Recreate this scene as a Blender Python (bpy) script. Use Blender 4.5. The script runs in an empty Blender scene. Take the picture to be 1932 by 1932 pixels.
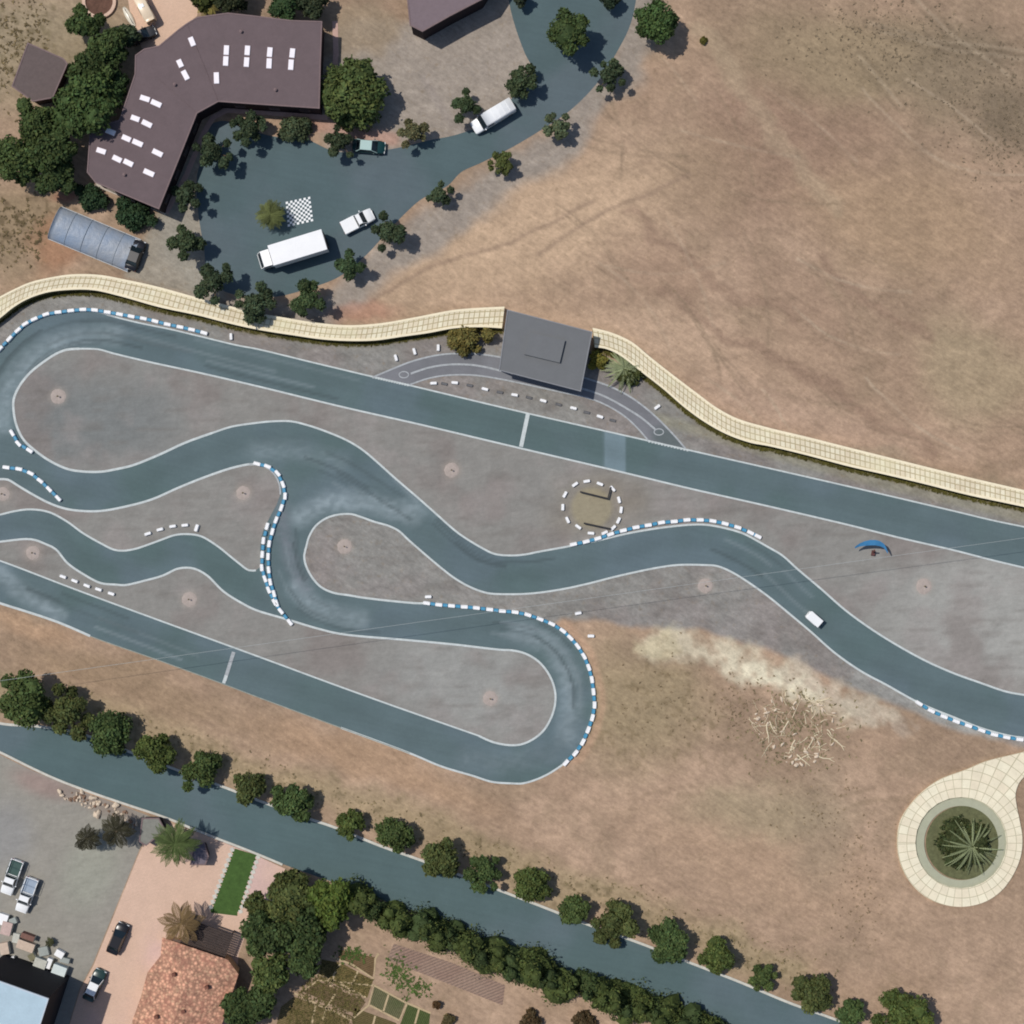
import bpy, bmesh, math, random
import numpy as np
from mathutils import Vector, Matrix
from mathutils.geometry import delaunay_2d_cdt
random.seed(7); np.random.seed(7)
R = math.radians
S = 0.0725            # metres per survey unit
H = 230.0             # camera height
C = bpy.context.scene.collection

def P(u, v, z=0.0):
    """surveyed plan point seen at height z -> world position"""
    k = (H - z) / H
    return Vector(((u - 966) * S * k, (966 - v) * S * k, z))

# ------------------------------------------------------------------ colour
KILL = (1.0, 1.0, 1.0)
def lin(c):
    c = np.asarray(c, dtype=float) / 255.0
    return np.where(c <= 0.04045, c / 12.92, ((c + 0.055) / 1.055) ** 2.4)
def L4(c):
    l = lin(c); return (float(min(.85, l[0]*KILL[0])), float(min(.85, l[1]*KILL[1])), float(min(.85, l[2]*KILL[2])), 1)

def new_mat(name):
    m = bpy.data.materials.new(name); m.use_nodes = True
    nt = m.node_tree; b = nt.nodes['Principled BSDF']
    return m, nt, b
def noise(nt, scale, detail=4, rough=.6, stretch=(1,1,1), rot=0, coord='Object'):
    tc = nt.nodes.new('ShaderNodeTexCoord'); mp = nt.nodes.new('ShaderNodeMapping')
    mp.inputs['Scale'].default_value = stretch
    m0 = nt.nodes.new('ShaderNodeMapping'); m0.inputs['Rotation'].default_value = (0,0,rot)
    n = nt.nodes.new('ShaderNodeTexNoise'); n.inputs['Scale'].default_value = scale
    n.inputs['Detail'].default_value = detail; n.inputs['Roughness'].default_value = rough
    nt.links.new(tc.outputs[coord], m0.inputs[0]); nt.links.new(m0.outputs[0], mp.inputs[0]); nt.links.new(mp.outputs[0], n.inputs['Vector'])
    return n.outputs['Fac']
def mul(nt, col, fac, lo, hi, flo=.3, fhi=.7):
    """multiply colour by map_range(fac)"""
    mr = nt.nodes.new('ShaderNodeMapRange'); mr.inputs[1].default_value = flo; mr.inputs[2].default_value = fhi
    mr.inputs[3].default_value = lo; mr.inputs[4].default_value = hi
    nt.links.new(fac, mr.inputs[0])
    vm = nt.nodes.new('ShaderNodeVectorMath'); vm.operation = 'SCALE'
    nt.links.new(col, vm.inputs[0]); nt.links.new(mr.outputs[0], vm.inputs['Scale'])
    return vm.outputs[0]
def tintmix(nt, col, fac, tint, amt, flo=.45, fhi=.7):
    mr = nt.nodes.new('ShaderNodeMapRange'); mr.inputs[1].default_value = flo; mr.inputs[2].default_value = fhi
    mr.inputs[3].default_value = 0; mr.inputs[4].default_value = amt
    nt.links.new(fac, mr.inputs[0])
    mx = nt.nodes.new('ShaderNodeMix'); mx.data_type = 'RGBA'
    nt.links.new(mr.outputs[0], mx.inputs[0]); nt.links.new(col, mx.inputs[6]); mx.inputs[7].default_value = L4(tint)
    return mx.outputs[2]
def bump(nt, b, h, strength, dist):
    n = nt.nodes.new('ShaderNodeBump'); n.inputs['Strength'].default_value = strength; n.inputs['Distance'].default_value = dist
    nt.links.new(h, n.inputs['Height']); nt.links.new(n.outputs[0], b.inputs['Normal'])
MATS = {}
def mat(name, col, rough=.8, var=.12, scale=2.0, metal=0.0, bmp=.2, coord='Object', spec=.3, attr=False):
    if name in MATS: return MATS[name]
    m, nt, b = new_mat(name)
    if attr:
        a = nt.nodes.new('ShaderNodeAttribute'); a.attribute_name = 'Col'; src = a.outputs['Color']
    else:
        rgb = nt.nodes.new('ShaderNodeRGB'); rgb.outputs[0].default_value = L4(col); src = rgb.outputs[0]
    n1 = noise(nt, scale, 5, .65, coord=coord); n2 = noise(nt, scale*6, 3, coord=coord)
    c = mul(nt, src, n1, 1-var, 1+var); c = mul(nt, c, n2, 1-var*.6, 1+var*.6)
    nt.links.new(c, b.inputs['Base Color'])
    b.inputs['Roughness'].default_value = rough; b.inputs['Metallic'].default_value = metal
    b.inputs['Specular IOR Level'].default_value = spec
    if bmp: bump(nt, b, n2, bmp, .02)
    MATS[name] = m; return m

# ------------------------------------------------------------------ object helpers
def tag(o, label=None, cat=None, group=None, kind=None):
    if label: o['label'] = label
    if cat: o['category'] = cat
    if group: o['group'] = group
    if kind: o['kind'] = kind
    return o
def empty(name, loc, rz=0, label=None, cat=None, group=None):
    o = bpy.data.objects.new(name, None); C.objects.link(o)
    o.location = loc; o.rotation_euler = (0,0,rz); o.empty_display_size = .3
    return tag(o, label, cat, group)
def link(name, me, m=None, parent=None, smooth=False):
    o = bpy.data.objects.new(name, me); C.objects.link(o)
    if m:
        for mm in (m if isinstance(m, (list, tuple)) else [m]): me.materials.append(mm)
    if parent: o.parent = parent
    if smooth:
        me.polygons.foreach_set('use_smooth', [True]*len(me.polygons))
    return o
def pyd(name, vs, fs, m=None, parent=None, smooth=False):
    me = bpy.data.meshes.new(name); me.from_pydata([tuple(v) for v in vs], [], fs); me.update()
    return link(name, me, m, parent, smooth)
class MB:
    """small mesh collector"""
    def __init__(s): s.v = []; s.f = []
    def add(s, vs, fs):
        n = len(s.v); s.v += [tuple(v) for v in vs]; s.f += [tuple(i+n for i in f) for f in fs]; return s
    def box(s, c, d, rz=0, taper=1.0, bev=0.0):
        x, y, z = d[0]/2, d[1]/2, d[2]/2
        if bev:
            bm = bmesh.new(); bmesh.ops.create_cube(bm, size=1)
            for v in bm.verts:
                t = taper if v.co.z > 0 else 1
                v.co = Vector((v.co.x*d[0]*t, v.co.y*d[1]*t, v.co.z*d[2]))
            bmesh.ops.bevel(bm, geom=list(bm.edges), offset=bev, segments=2, affect='EDGES', profile=.6)
            return s.bm(bm, Matrix.Translation(c) @ Matrix.Rotation(rz,4,'Z'))
        vs = []
        for k, sz in enumerate((-1, 1)):
            t = taper if k else 1
            for sx, sy in ((-1,-1),(1,-1),(1,1),(-1,1)):
                p = Matrix.Rotation(rz,3,'Z') @ Vector((sx*x*t, sy*y*t, sz*z)); vs.append(p + Vector(c))
        return s.add(vs, [(3,2,1,0),(4,5,6,7),(0,1,5,4),(1,2,6,5),(2,3,7,6),(3,0,4,7)])
    def bm(s, bm, mtx=None):
        if mtx is not None: bmesh.ops.transform(bm, matrix=mtx, verts=bm.verts)
        bm.verts.index_update()
        s.add([v.co.copy() for v in bm.verts], [tuple(v.index for v in f.verts) for f in bm.faces]); bm.free(); return s
    def cyl(s, a, b, r1, r2=None, n=10, cap=True):
        a, b = Vector(a), Vector(b); r2 = r1 if r2 is None else r2
        d = (b-a).normalized(); t = d.orthogonal().normalized(); w = d.cross(t)
        vs = []
        for p, r in ((a, r1), (b, r2)):
            for i in range(n):
                q = 2*math.pi*i/n; vs.append(p + t*math.cos(q)*r + w*math.sin(q)*r)
        fs = [(i, (i+1)%n, n+(i+1)%n, n+i) for i in range(n)]
        if cap: fs += [tuple(range(n-1,-1,-1)), tuple(range(n, 2*n))]
        return s.add(vs, fs)
    def tube(s, pts, rs, n=8):
        for i in range(len(pts)-1): s.cyl(pts[i], pts[i+1], rs[i], rs[i+1], n, cap=True)
        return s
    def prism(s, poly, z0, z1):
        n = len(poly)
        a = sum(poly[i][0]*poly[(i+1)%n][1]-poly[(i+1)%n][0]*poly[i][1] for i in range(n))
        if a < 0: poly = poly[::-1]
        vs = [(p[0],p[1],z0) for p in poly] + [(p[0],p[1],z1) for p in poly]
        return s.add(vs, [tuple(range(n-1,-1,-1)), tuple(range(n,2*n))] + [(i,(i+1)%n,n+(i+1)%n,n+i) for i in range(n)])
    def blob(s, c, r, sub=2, amp=.15, sq=(1,1,1), seed=0):
        bm = bmesh.new(); bmesh.ops.create_icosphere(bm, subdivisions=sub, radius=1)
        rr = random.Random(seed); f = [Vector((rr.uniform(-3,3),rr.uniform(-3,3),rr.uniform(-3,3))) for _ in range(4)]
        for v in bm.verts:
            k = 1 + amp*sum(math.sin(v.co.dot(q)+q.x*2) for q in f)/2
            v.co = Vector((v.co.x*sq[0], v.co.y*sq[1], v.co.z*sq[2]))*r*k
        return s.bm(bm, Matrix.Translation(c))
    def build(s, name, m=None, parent=None, smooth=False):
        return pyd(name, s.v, s.f, m, parent, smooth)

def spline(pts, step=1.0, closed=False):
    """Catmull-Rom through survey points, resampled"""
    p = [np.array(q, float) for q in pts]; out = []
    n = len(p)
    rng = range(n if closed else n-1)
    for i in rng:
        if closed: a, b, c, d = p[(i-1)%n], p[i], p[(i+1)%n], p[(i+2)%n]
        else: a, b, c, d = p[max(i-1,0)], p[i], p[i+1], p[min(i+2,n-1)]
        k = max(2, int(np.linalg.norm(c-b)/step/6))
        # centripetal
        t0=0; t1=t0+max(1e-6,np.linalg.norm(b-a)**.5); t2=t1+max(1e-6,np.linalg.norm(c-b)**.5); t3=t2+max(1e-6,np.linalg.norm(d-c)**.5)
        for j in range(k):
            t = t1+(t2-t1)*j/k
            A1=(t1-t)/(t1-t0)*a+(t-t0)/(t1-t0)*b; A2=(t2-t)/(t2-t1)*b+(t-t1)/(t2-t1)*c; A3=(t3-t)/(t3-t2)*c+(t-t2)/(t3-t2)*d
            B1=(t2-t)/(t2-t0)*A1+(t-t0)/(t2-t0)*A2; B2=(t3-t)/(t3-t1)*A2+(t-t1)/(t3-t1)*A3
            out.append((t2-t)/(t2-t1)*B1+(t-t1)/(t2-t1)*B2)
    if not closed: out.append(p[-1])
    return [tuple(q) for q in out]

def ribbon(name, pts, w, z, m, thick=0.0, label=None, kind='structure', closed=False, parent=None):
    """flat or kerb ribbon along survey points; UV = metres along / across"""
    q = [P(u, v) for u, v in pts]; n = len(q); vs = []; dist = [0]
    for i in range(1, n): dist.append(dist[-1] + (q[i]-q[i-1]).length)
    for i in range(n):
        a = q[(i-1) % n] if closed else q[max(i-1,0)]; b = q[(i+1) % n] if closed else q[min(i+1,n-1)]
        t = (b-a).normalized(); s_ = Vector((-t.y, t.x, 0))
        zz = Vector((0,0,z+thick))
        if thick:
            vs += [q[i]+s_*w/2+Vector((0,0,z-.05)), q[i]+s_*w/2+zz, q[i]-s_*w/2+zz, q[i]-s_*w/2+Vector((0,0,z-.05))]
        else: vs += [q[i]+s_*w/2+zz, q[i]-s_*w/2+zz]
    fs = []; kk = 4 if thick else 2
    for i in range(n if closed else n-1):
        a, b = i*kk, ((i+1) % n)*kk
        for j in range(kk-1): fs.append((a+j, a+j+1, b+j+1, b+j))
    if thick and not closed: fs += [(3,2,1,0), ((n-1)*4,(n-1)*4+1,(n-1)*4+2,(n-1)*4+3)]
    o = pyd(name, vs, fs, m, parent); 
    if kind: o['kind'] = kind
    return o

# ------------------------------------------------------------------ numeric fields (survey coordinates)
def seg_d(u, v, a, b):
    ax, ay = a; bx, by = b; dx, dy = bx-ax, by-ay
    t = np.clip(((u-ax)*dx+(v-ay)*dy)/max(1e-9, dx*dx+dy*dy), 0, 1)
    return np.hypot(u-ax-t*dx, v-ay-t*dy)
def line_d(u, v, pts):
    d = np.full(u.shape, 1e9)
    for i in range(len(pts)-1): d = np.minimum(d, seg_d(u, v, pts[i], pts[i+1]))
    return d
def inside(u, v, poly):
    r = np.zeros(u.shape, bool); n = len(poly)
    for i in range(n):
        x0, y0 = poly[i]; x1, y1 = poly[(i+1) % n]
        if y0 == y1: continue
        c = ((y0 > v) != (y1 > v)) & (u < (x1-x0)*(v-y0)/(y1-y0)+x0)
        r ^= c
    return r
def sdist(u, v, poly):
    d = line_d(u, v, list(poly)+[poly[0]]); return np.where(inside(u, v, poly), -d, d)
def sstep(x, a, b):
    t = np.clip((x-a)/(b-a), 0, 1); return t*t*(3-2*t)
_rg = np.random.RandomState(3).rand(256, 256)
def vnoise(u, v, s, o=0):
    x = u/s+o*17.3+500; y = v/s+o*9.1+500
    xi = np.floor(x).astype(int); yi = np.floor(y).astype(int); fx = x-xi; fy = y-yi
    fx = fx*fx*(3-2*fx); fy = fy*fy*(3-2*fy)
    g = lambda i, j: _rg[i % 256, j % 256]
    return (g(xi,yi)*(1-fx)+g(xi+1,yi)*fx)*(1-fy)+(g(xi,yi+1)*(1-fx)+g(xi+1,yi+1)*fx)*fy
def fbm(u, v, s, o=0):
    return (vnoise(u,v,s,o)*.5+vnoise(u,v,s/2,o+1)*.27+vnoise(u,v,s/4,o+2)*.15+vnoise(u,v,s/8,o+3)*.08)
def mix(col, c, w):
    w = np.clip(w, 0, 1)[:,None]; return col*(1-w)+lin(c)[None,:]*w
def ell(u, v, cx, cy, rx, ry, rot=0):
    a = R(rot); x = (u-cx)*math.cos(a)+(v-cy)*math.sin(a); y = -(u-cx)*math.sin(a)+(v-cy)*math.cos(a)
    return np.hypot(x/rx, y/ry)

# ------------------------------------------------------------------ surveyed curves
TOP = [(0,658),(19,638),(37,623),(47,613),(65,603),(87,595),(110,591),(135,588),(157,587),(179,588),(200,593),(217,598),(262,609),(325,622),(375,634),(450,652),(483,658),(595,685),(700,710),(773,727),(966,773),(1216,830),(1303,850),(1449,883),(1624,923),(1799,964),(1874,982),(1932,994),(2060,1022)]
A_TOP = [(150,658),(185,659),(215,667),(282,683),(375,703),(483,728),(643,767),(793,801),(966,842),(1166,889),(1303,922),(1449,955),(1599,990),(1699,1015),(1799,1038),(1869,1056),(1932,1071),(2060,1100)]
A_LEFT = [(125,660),(105,668),(82,683),(57,703),(37,728),(26,753),(26,778),(32,805),(45,830),(70,853),(95,870),(125,884),(150,889),(190,890),(220,885),(250,878)]
A_BOT = [(300,858),(350,835),(400,817),(437,805),(483,798),(513,795),(550,795),(583,803),(615,814),(653,830),(683,848),(713,873),(743,900),(793,943),(819,966),(865,1006),(908,1033),(933,1045),(966,1048),(991,1046),(1016,1041),(1066,1032),(1126,1020),(1191,1005),(1253,995),(1303,990),(1331,990),(1366,996),(1403,1007),(1428,1020),(1449,1032),(1476,1048),(1504,1073),(1549,1111),(1591,1148),(1624,1173),(1661,1198),(1699,1221),(1749,1248),(1799,1270),(1849,1288),(1899,1305),(1932,1311),(2060,1332)]
B_TOP = [(-60,915),(-20,905),(0,904),(15,905),(35,917),(62,933),(95,950),(125,960),(155,964),(190,964),(240,955),(287,942),(337,920),(387,900),(437,883),(470,876),(483,876),(505,883),(520,898),(528,918),(529,933)]
B_SIDE = [(522,952),(508,978),(496,1003),(491,1035),(493,1068)]
B_BOT = [(483,1076),(470,1076),(445,1058),(410,1030),(380,1012),(360,1008),(332,1009),(300,1020),(257,1035),(232,1039),(215,1037),(192,1026),(157,1006),(125,983),(92,966),(57,961),(30,964),(0,971),(-60,985)]
C_TOP = [(-60,1028),(0,1022),(50,1017),(67,1019),(85,1026),(105,1036),(127,1062),(157,1083),(190,1100),(220,1103),(235,1104),(275,1095),(307,1086),(335,1073),(352,1071),(367,1073),(390,1085),(422,1116),(462,1141),(483,1151),(540,1168),(600,1186),(643,1196),(773,1208),(858,1216),(945,1226),(966,1227),(991,1233),(1016,1248),(1036,1273),(1047,1303),(1047,1330),(1038,1358),(1021,1383),(991,1402),(966,1406),(930,1400),(903,1388)]
C_BOT = [(760,1338),(643,1296),(483,1237),(275,1161),(145,1113),(25,1067),(0,1058),(-60,1040)]
D_TOP = [(578,1031),(583,1013),(595,993),(615,978),(638,971),(663,970),(683,976),(708,985),(733,992),(753,1002),(770,1018),(808,1051),(833,1072),(858,1091),(888,1108),(920,1119),(950,1121),(998,1120),(1053,1113),(1106,1102),(1153,1090),(1196,1080),(1241,1071),(1278,1066),(1328,1066),(1353,1068),(1378,1078),(1408,1096),(1449,1125),(1481,1151),(1531,1193),(1574,1231),(1624,1266),(1674,1293),(1724,1321),(1761,1338),(1799,1353),(1849,1373),(1899,1387),(1932,1392),(2060,1402)]
D_BOT = [(574,1048),(577,1066),(588,1088),(605,1107),(628,1118),(658,1123),(688,1128),(785,1138),(803,1138),(828,1141),(895,1146),(950,1152),(966,1155),(996,1160),(1018,1167),(1041,1177),(1062,1190),(1076,1203),(1088,1218),(1102,1237),(1111,1257),(1117,1281),(1121,1306),(1123,1331),(1118,1356),(1111,1376),(1100,1401),(1086,1421),(1068,1438),(1051,1450),(1033,1461),(1011,1471),(986,1478),(966,1478),(928,1475),(893,1464)]
LOW = [(833,1446),(773,1421),(643,1373),(483,1314),(420,1290),(300,1246),(170,1200),(107,1173),(0,1138),(-60,1118)]

def sp(p): return spline(p, 1.0)
asphalt_poly = [(-60,780),(-40,720),(-20,685)] + sp(TOP) + [(2060,1402)] + sp(D_TOP)[::-1][1:] + sp(D_BOT) + sp(LOW)
island_a = sp(A_TOP)[::-1] + sp(A_LEFT) + sp(A_BOT)
island_b = sp(B_TOP) + sp(B_SIDE) + sp(B_BOT)
island_c = sp(C_TOP) + sp(C_BOT)

GRAY = [(-80,640),(0,600),(60,565),(160,550),(300,582),(483,622),(658,646),(760,638),(930,620),(1130,670),(1253,738),(1371,822),(1600,882),(1800,930),(2060,990),(2060,1440),(1932,1408),(1790,1368),(1700,1328),(1600,1290),(1520,1252),(1440,1215),(1330,1188),(1230,1180),(1110,1165),(1060,1165),(1000,1250),(1060,1400),(1000,1440),(-80,1080)]
WALK_U = [(-70,600),(0,560),(25,547),(57,533),(100,523),(137,518),(187,519),(237,528),(300,542),(362,559),(412,572),(483,590),(533,599),(595,609),(658,614),(720,610),(783,599),(858,585),(908,581),(952,579)]
WALK_L = [(-70,650),(0,600),(25,580),(50,565),(87,552),(125,547),(175,547),(225,558),(300,579),(375,595),(425,608),(483,621),(558,633),(608,640),(658,643),(708,642),(758,635),(808,628),(858,619),(908,617),(947,619)]
WALK2_U = [(1118,619),(1151,627),(1191,645),(1228,675),(1266,705),(1316,743),(1353,770),(1391,790),(1449,807),(1524,825),(1599,844),(1699,869),(1824,900),(1932,925),(2060,955)]
WALK2_L = [(1122,655),(1140,657),(1166,668),(1216,706),(1253,735),(1291,768),(1328,795),(1371,819),(1416,835),(1449,841),(1524,859),(1599,879),(1674,896),(1749,914),(1824,933),(1932,956),(2060,985)]
ROAD_U = [(-60,1346),(0,1366),(75,1372),(150,1385),(240,1418),(345,1458),(430,1489),(500,1516),(583,1546),(628,1561),(720,1598),(788,1622),(948,1683),(1016,1709),(1108,1745),(1211,1782),(1298,1816),(1391,1852),(1489,1893),(1569,1922),(1700,1972),(1900,2050)]
ROAD_L = [(-60,1394),(0,1418),(57,1446),(107,1469),(170,1493),(225,1512),(317,1543),(375,1567),(483,1609),(533,1630),(700,1690),(966,1793),(1449,1976),(1800,2110)]
DRIVE = [(958,-60),(960,0),(972,50),(990,100),(1003,130),(985,165),(962,190),(940,215),(900,240),(858,255),(808,265),(745,280),(690,287),(630,285),(575,262),(520,258),(470,245),(425,228),(398,236),(388,280),(372,330),(374,400),(385,470),(392,520),(420,548),(470,560),(520,560),(580,545),(640,522),(690,482),(720,450),(765,402),(795,376),(845,350),(870,325),(908,307),(966,278),(1026,242),(1076,208),(1128,155),(1160,105),(1188,50),(1200,0),(1205,-60)]

def gcolor(u, v, force=False):
    n1 = fbm(u, v, 240, 0); n2 = fbm(u, v, 110, 5); n3 = fbm(u, v, 45, 9)
    wu = u+(n2-.5)*90; wv = v+(fbm(u, v, 110, 12)-.5)*90
    col = np.tile(lin((165,139,119)), (len(u),1))
    col = mix(col, (150,127,108), sstep(n1,.42,.62)*.85)
    col = mix(col, (182,154,133), sstep(n2,.5,.7)*.6)
    col = mix(col, (152,130,110), sstep(n3,.5,.75)*.5)
    E = lambda cx, cy, rx, ry, rot, c, w: mix(col, c, (1-sstep(ell(wu,wv,cx,cy,rx,ry,rot),.3,1.1))*w)
    # upper right hill
    col = E(1000,440,420,150,-25,(190,162,137),.9)
    col = E(1150,640,330,90,5,(186,158,136),.8)
    col = E(1450,800,400,90,12,(178,150,131),.75)
    col = E(1480,270,230,230,35,(147,121,104),.85); col = E(1250,520,150,60,30,(160,133,114),.6); col = E(1500,560,170,60,35,(156,130,112),.6)
    col = E(1700,420,260,150,20,(164,138,114),.75)
    col = E(1620,120,330,130,10,(146,129,105),.8)
    col = E(1850,160,230,150,25,(133,117,99),.8)
    col = E(1920,240,110,80,20,(118,104,88),.65)
    col = E(1840,700,160,120,30,(158,141,116),.7)
    col = E(1330,330,140,110,0,(150,128,106),.45)
    ls = 1-sstep(line_d(wu,wv,[(1320,60),(1400,150),(1450,250),(1530,330),(1600,400)]),4,26); col = mix(col,(176,156,132),ls*.38)
    ls = 1-sstep(line_d(wu,wv,[(1450,880-40),(1640,885-30),(1932,935)]),4,24); col = mix(col,(150,134,116),ls*.55)
    for pts in ([(1640,45),(1760,75),(1932,95)],[(1660,60),(1800,95),(1932,110)],[(1730,0),(1790,60),(1900,140)],[(1620,105),(1660,150),(1700,200)]):
        d = line_d(u+(n3-.5)*14, v+(n3-.5)*14, pts); col = mix(col,(164,147,128),(1-sstep(d,1,5))*.38)
        col = mix(col,(112,98,82),(1-sstep(np.abs(d-9),1,6))*.35)
    for pts in ([(1180,400),(1330,520),(1480,600)],[(1250,560),(1400,640),(1560,720)],[(1500,700),(1640,790),(1760,850)],[(1560,500),(1660,610),(1760,650)]):
        d = line_d(wu, wv, pts); col = mix(col,(142,117,101),(1-sstep(d,2,18))*.6)
    rk = np.random.RandomState(11)
    for _ in range(34):
        x0 = rk.uniform(1000,1900); y0 = rk.uniform(20,780); a0 = R(rk.uniform(15,60)); k0 = rk.uniform(-.004,.004); pts = []; x, y, a = x0, y0, a0
        for _j in range(9): pts.append((x,y)); x += math.cos(a)*28; y += math.sin(a)*28; a += k0*28
        d = line_d(u+(n3-.5)*10, v, pts); fade = .5+.5*sstep(vnoise(u,v,30,77),.3,.7); lt = rk.rand() < .5
        col = mix(col, (178,158,138) if lt else (132,114,96), (1-sstep(d,.8,4.2))*rk.uniform(.3,.6)*fade)
        if rk.rand() < .6: col = mix(col, (136,117,99), (1-sstep(line_d(u+(n3-.5)*10, v-11, pts),.8,3.6))*.4*fade)
    for pts in ([(1015,480),(1150,395),(1300,330)],[(700,570),(820,500),(960,460),(1120,380)],[(740,440),(900,350),(1060,290),(1150,190)],[(690,500),(800,440),(880,400)]):
        col = mix(col,(138,116,101),(1-sstep(line_d(u,v+(n3-.5)*14,pts),1,7))*.5)
    for _ in range(16):
        x0 = rk.uniform(1150,1850); y0 = rk.uniform(1480,1800); pts = [(x0,y0),(x0+rk.uniform(60,160),y0+rk.uniform(-14,26))]
        col = mix(col, (136,116,96), (1-sstep(line_d(wu,wv,pts),1,7))*rk.uniform(.3,.5))
    # left side
    col = E(70,90,260,170,0,(150,135,113),.9)
    col = E(40,430,130,110,0,(143,124,101),.9)
    spk = sstep(vnoise(u,v,11,3)*vnoise(u,v,7,8),.33,.55)
    lm = 1-sstep(ell(u,v,30,440,170,90,0),.6,1.05); col = mix(col,(98,84,64),spk*lm*.7)
    lm = 1-sstep(ell(u,v,60,100,200,120,0),.7,1.05); col = mix(col,(112,100,76),spk*lm*.6)
    col = E(112,470,70,60,25,(160,120,95),.8)
    col = E(125,375,40,22,0,(150,105,88),.8)
    # grey paved margins near the buildings
    col = mix(col,(154,144,136),(1-sstep(sdist(wu,wv,[(640,60),(760,60),(960,-40),(1010,130),(960,200),(860,250),(740,285),(630,300),(620,180)]),-12,22))*.9)
    col = mix(col,(138,128,126),(1-sstep(line_d(u,v,[(800,150),(850,230),(905,270)]),2,14))*.3)
    col = mix(col,(150,132,112),(1-sstep(ell(wu,wv,690,65,90,70,0),.5,1))*.8)
    col = mix(col,(150,141,134),(1-sstep(line_d(wu,wv,[(1230,-20),(1180,110),(1120,190),(1040,270),(930,345),(820,420),(720,510),(600,590),(420,590),(330,490),(320,420)]),14,52))*.85)
    col = mix(col,(152,146,136),(1-sstep(sdist(u,v,[(305,400),(340,330),(400,235),(420,560),(300,540),(240,520)]),-4,14))*.8)
    col = mix(col,(170,122,104),(1-sstep(ell(wu,wv,690,590,90,30,0),.4,1))*.5)
    col = mix(col,(186,142,128),(1-sstep(line_d(u,v,[(560,222),(640,245),(740,262)]),6,20))*.6)
    # lower field
    col = E(1200,1330,190,150,10,(151,134,108),.85)
    col = E(1270,1230,110,50,0,(140,121,103),.7)
    col = E(1500,1640,420,110,20,(172,144,122),.7)
    col = E(1450,1530,200,60,0,(158,143,118),.6)
    col = E(1560,1560,90,160,10,(150,132,112),.6)
    col = E(700,1450,330,45,22,(168,138,113),.7)
    col = E(250,1290,330,55,20,(150,127,105),.85)
    col = E(60,1180,120,26,18,(178,146,120),.7)
    col = E(1850,1750,200,120,0,(166,140,120),.6)
    ol = (1-sstep(line_d(wu,wv,[(0,1300),(300,1380),(600,1500),(900,1610),(1250,1740),(1500,1830)]),10,52)); col = mix(col,(158,142,113),ol*.6)
    col = mix(col,(112,100,76),spk*ol*.55)
    lm = 1-sstep(ell(u,v,1250,1350,190,130,0),.6,1.1); col = mix(col,(120,104,80),spk*lm*.5)
    # infield grey gravel
    g = 1-sstep(sdist(u+(n3-.5)*20,v+(n3-.5)*20,GRAY),-4,12)
    if force: g = np.ones(len(u))
    gc = np.tile(lin((137,134,131)), (len(u),1))
    gc = mix(gc,(118,121,122),(1-sstep(ell(wu,wv,150,790,260,130,0),.3,1.1))*.8)
    gc = mix(gc,(160,158,155),sstep(u,1500,1850)*sstep(v,1000,1100)*.85)
    gc = mix(gc,(150,149,147),(1-sstep(ell(wu,wv,880,1300,200,110,15),.4,1.1))*.8)
    gc = mix(gc,(134,124,113),(1-sstep(ell(wu,wv,1130,950,130,80,0),.3,1.1))*.7)
    gc = mix(gc,(130,120,117),sstep(n2,.5,.72)*.6)
    gc = mix(gc,(148,140,138),sstep(fbm(u,v,80,21),.52,.75)*.5)
    st = vnoise(u+v*.15, v*5, 45, 31); gc = mix(gc,(116,110,106),sstep(st,.62,.9)*.35)
    gc = mix(gc,(146,141,118),(1-sstep(line_d(u,v,[(1240,790),(1330,815),(1440,850),(1640,905),(1932,975)]),3,18))*.45)
    gc = mix(gc,(152,142,120),(1-sstep(ell(u,v,1116,958,44,44),.75,1.0))*.8)
    for pu, pv in ((110,748),(459,930),(852,887),(650,1031),(925,1318),(62,1043),(357,1131),(1331,1105),(1743,1106),(5,932)): gc = mix(gc,(166,154,146),(1-sstep(np.hypot(u-pu,v-pv),8,24))*.55)
    gw = g[:,None]; col = col*(1-gw)+gc*gw
    # pale washed sand
    xu = u+(n3-.5)*70+(fbm(u,v,22,71)-.5)*40; xv = v+(fbm(u,v,60,73)-.5)*70+(fbm(u,v,18,75)-.5)*30
    sw = 1-sstep(sdist(xu,xv,[(1215,1198),(1290,1188),(1400,1215),(1500,1262),(1590,1300),(1660,1340),(1690,1362),(1600,1352),(1520,1322),(1430,1288),(1360,1248),(1290,1225),(1220,1235)]),-14,22)
    col = mix(col,(216,205,182),sw*(.5+.5*sstep(vnoise(u,v,14,91),.2,.6))*(.6+.4*sstep(ell(u,v,1480,1290,160,50,25),1.2,.3)))
    col = mix(col,(176,160,146),(1-sstep(line_d(xu,xv,[(1500,1262),(1620,1330),(1710,1380)]),6,30))*.5)
    col = mix(col,(196,182,150),(1-sstep(ell(xu,xv,1235,1215,48,28,0),.4,1))*.5)
    # trodden strip beside the big bend
    col = mix(col,(186,152,128),(1-sstep(np.abs(line_d(u,v,[(1062,1190),(1102,1237),(1121,1306),(1123,1331),(1111,1376),(1086,1421)])-14),1,12))*.6*(np.hypot(u-985,v-1316)>140)*(0 if force else 1))
    col = mix(col,(104,94,54),(1-sstep(np.minimum(line_d(u,v,[(a,b+5) for a,b in WALK_L]),line_d(u,v,[(a,b+4) for a,b in WALK2_L])),3,9))*.8)  # dark olive strip paints the walkway's shadow band into the ground
    return np.clip(col*np.array([.985,1.0,.965]), 0, .85)

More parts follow.
